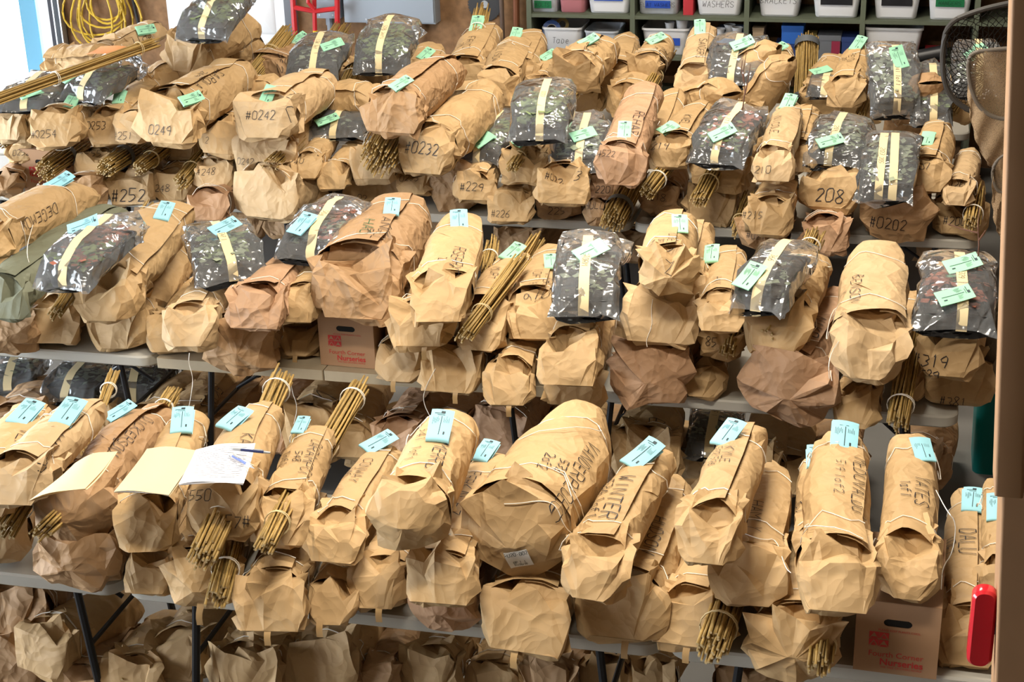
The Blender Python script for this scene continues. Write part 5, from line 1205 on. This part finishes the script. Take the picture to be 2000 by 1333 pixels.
# red rounded handle by the post
rh = empty('red_lever', loc=atY(1918, 1225, 2.35)); p0 = np.array(rh.location); B = MB()
hx_ = px2m(24, p0); hz_ = px2m(86, p0); B.loft([[(x, -.012 + y_, z) for x, z, _ in rrect(-hx_ * k, hx_ * k, -hz_ * k2, hz_ * k2, hx_ * .85 * k, 0, 6)] for k, k2, y_ in ((.75, .95, 0), (1, 1, .006), (1, 1, .026), (.8, .96, .032))]); B.build('lever_body', mat('red_gloss', (.50, .01, .02), .15, spec=.6), rh)
B = MB(); B.box(-hx_ * .95, -hx_ * .85, -.002, .012, -hz_ * .7, hz_ * .7); B.build('rim', mat('rim_cream', (.6, .52, .4), .5), rh); B = MB(); B.box(hx_ * .6, hx_ * 2.6, .0, .02, -.012, .012); B.build('mount', STEEL, rh)
tag(rh, 'glossy red rounded handle mounted beside the near post', 'handle')
# fishing nets
def net(pix, Y, rad, frame_m, name, label, cells, depth_, netm, wire=True, handle=None):
    t = empty(name, loc=atY(*np.mean(np.array(pix), 0), Y)); o = np.array(t.location)
    C = [atY(px, py, Y) - o for px, py in pix]
    for _ in range(2): C = [x for p0, p1 in zip(C, C[1:] + C[:1]) for x in (.75 * p0 + .25 * p1, .25 * p0 + .75 * p1)]
    B = MB(); B.tube(C + [C[0]], rad, 8, False); B.build('hoop', frame_m, t)
    if handle: B = MB(); B.tube([atY(*handle[0], Y) - o, atY(*handle[1], Y) - o], rad * 1.2, 8); B.build('net_handle', frame_m, t)
    # bag: rings from the hoop converging towards a point behind and below
    n = len(C); rings = []; K_ = cells
    tip = np.mean(C, 0) + np.array([0.02, depth_[0], -depth_[1]])
    for i in range(K_ + 1):
        s_ = i / K_; sh_ = (1 - s_ ** 2.2) * .96 + .04; cen = np.mean(C, 0) * (1 - s_) + tip * s_
        rings.append([cen + (p - np.mean(C, 0)) * sh_ + np.array([.006 * math.sin(7 * k + 3 * i), .01 * math.sin(5 * k + i), -.02 * math.sin(math.pi * s_)]) for k, p in enumerate(C)])
    if wire:
        # resample around for finer cells
        m_ = n * 2; rr = [[r[k // 2] if k % 2 == 0 else (r[k // 2] + r[(k // 2 + 1) % n]) / 2 for k in range(m_)] for r in rings]; V = []; Fc = []
        def strand(a, b):
            d = b - a; sd = np.cross(d, np.array([0, 1., .2])); sd = sd / (np.linalg.norm(sd) + 1e-9) * .0016; up = np.array([0, .0022, 0]); b0 = len(V); V.extend([a - sd, a + sd, b + sd, b - sd, a + up, b + up]); Fc.extend([(b0, b0 + 1, b0 + 2, b0 + 3), (b0, b0 + 4, b0 + 5, b0 + 3), (b0 + 1, b0 + 2, b0 + 5, b0 + 4)])
        for i in range(K_):
            for k in range(i % 2, m_, 2): strand(rr[i][k], rr[i + 1][(k + 1) % m_]); strand(rr[i][k], rr[i + 1][(k - 1) % m_])
        ob = mesh_obj('netting', V, Fc, netm, t, False); tag(ob, kind='stuff')
    else:
        B = MB(); B.loft(rings, False, True); B.build('net_bag', netm, t, 40)
    tag(t, label, 'fishing net')
def sheer(name, col, alpha):
    m = mat(name, col, .9); nt = m.node_tree; b = nt.nodes['Principled BSDF']; w = nt.nodes.new('ShaderNodeTexVoronoi'); w.inputs['Scale'].default_value = 260; tc = nt.nodes.new('ShaderNodeTexCoord'); nt.links.new(tc.outputs['Object'], w.inputs['Vector'])
    mr = nt.nodes.new('ShaderNodeMapRange'); mr.inputs['From Max'].default_value = .6; mr.inputs['To Min'].default_value = alpha - .3; mr.inputs['To Max'].default_value = min(1, alpha + .25); nt.links.new(w.outputs['Distance'], mr.inputs['Value']); nt.links.new(mr.outputs[0], b.inputs['Alpha']); return m
NB = mat('net_black', (.012, .011, .01), .7); HB = mat('hoop_dark', (.03, .026, .022), .5); HBR = mat('hoop_bronze', (.10, .08, .06), .5); SHB = sheer('net_tan', (.30, .20, .11), .62)
net([(1850, 45), (1905, 22), (1960, 8), (2040, -6), (2050, 100), (2040, 215), (1985, 238), (1925, 228), (1870, 205), (1843, 165), (1840, 100)], 7.2, .012, HB, 'fishing_net', 'black meshed fishing net with a dark rounded hoop', 15, (.30, .12), NB)
net([(1893, 103), (1940, 97), (2000, 92), (2040, 90), (2040, 200), (1990, 232), (1950, 233), (1915, 215), (1896, 175), (1890, 140)], 7.0, .009, HBR, 'fishing_net', 'tan sheer fishing net with a bronze hoop, below the black one', 10, (.12, .42), SHB, False)
net([(1935, 330), (1960, 300), (1985, 305), (1990, 350), (1965, 380), (1945, 372)], 6.9, .007, HBR, 'fishing_net', 'small tan net hanging lowest beside the orange-brown stud', 9, (.06, .32), SHB, False)
# dark coat and teal bin behind the right end of the middle row
cb = empty('teal_bin', loc=atZ(1925, 900, .0)); w_ = px2m(70, np.array(cb.location)); B = MB(); B.loft([rrect(-w_ * .38, w_ * .38, -.15, .15, .04, .0), rrect(-w_ * .45, w_ * .45, -.17, .17, .04, .55)], True, False); B.loft([rrect(-w_ * .36, w_ * .36, -.14, .14, .04, .02), rrect(-w_ * .43, w_ * .43, -.16, .16, .04, .55)], True, False); B.build('bin_body', mat('teal_plastic', (.0, .12, .105), .4), cb)
B = MB(); B.loft([rrect(-w_ * .5, w_ * .5, -.19, .19, .045, .53), rrect(-w_ * .5, w_ * .5, -.19, .19, .045, .56), rrect(-w_ * .42, w_ * .42, -.155, .155, .04, .56)], False, False); B.build('rim', mat('teal_plastic', (.0, .12, .105), .4), cb); tag(cb, 'teal plastic bin on the floor beyond the middle row', 'bin')
for nm, px, py, lab in (('burlap_sack', 1952, 770, 'greyish burlap sack squeezed beside the near post'),):
    c = atZ(px, py, TT + .0); rg2 = np.random.default_rng(4); w2 = px2m(70, c)
    def Sk(u, v):
        phi = 2 * np.pi * v; r = np.interp(u, [0, .1, .5, .85, 1], [.5, .9, 1, .75, .25]) * w2 * .5; return np.stack([r * np.cos(phi), r * .8 * np.sin(phi), u * .42], -1), np.stack([np.cos(phi), np.sin(phi), 0 * phi], -1)
    G, V, T = facet_grid(Sk, 7, 12, 2, rg2, .4, .4, lambda u, v: .012 + 0 * u, .6, True); t = empty(nm, loc=c); fast_tri_obj('sack_body', V, T, mat('burlap', (.22, .19, .14), .95, bump=(150, .6)), t, 30)
    B = MB(); B.tube([(w2 * .2 * math.cos(k * .5), w2 * .16 * math.sin(k * .5), .375) for k in range(14)], .004, 5, False); B.build('tie', TWINE, t); tag(t, lab, 'sack')
cable = [(1985, 455), (1962, 520), (1955, 600), (1960, 680), (1975, 740)]
B = MB(); B.tube([atY(x, y, 6.5) for x, y in cable], .006, 6); o = B.build('grey_cable', mat('cable_grey', (.42, .42, .36), .5)); tag(o, 'pale cable curving down beside the near post', 'cable')
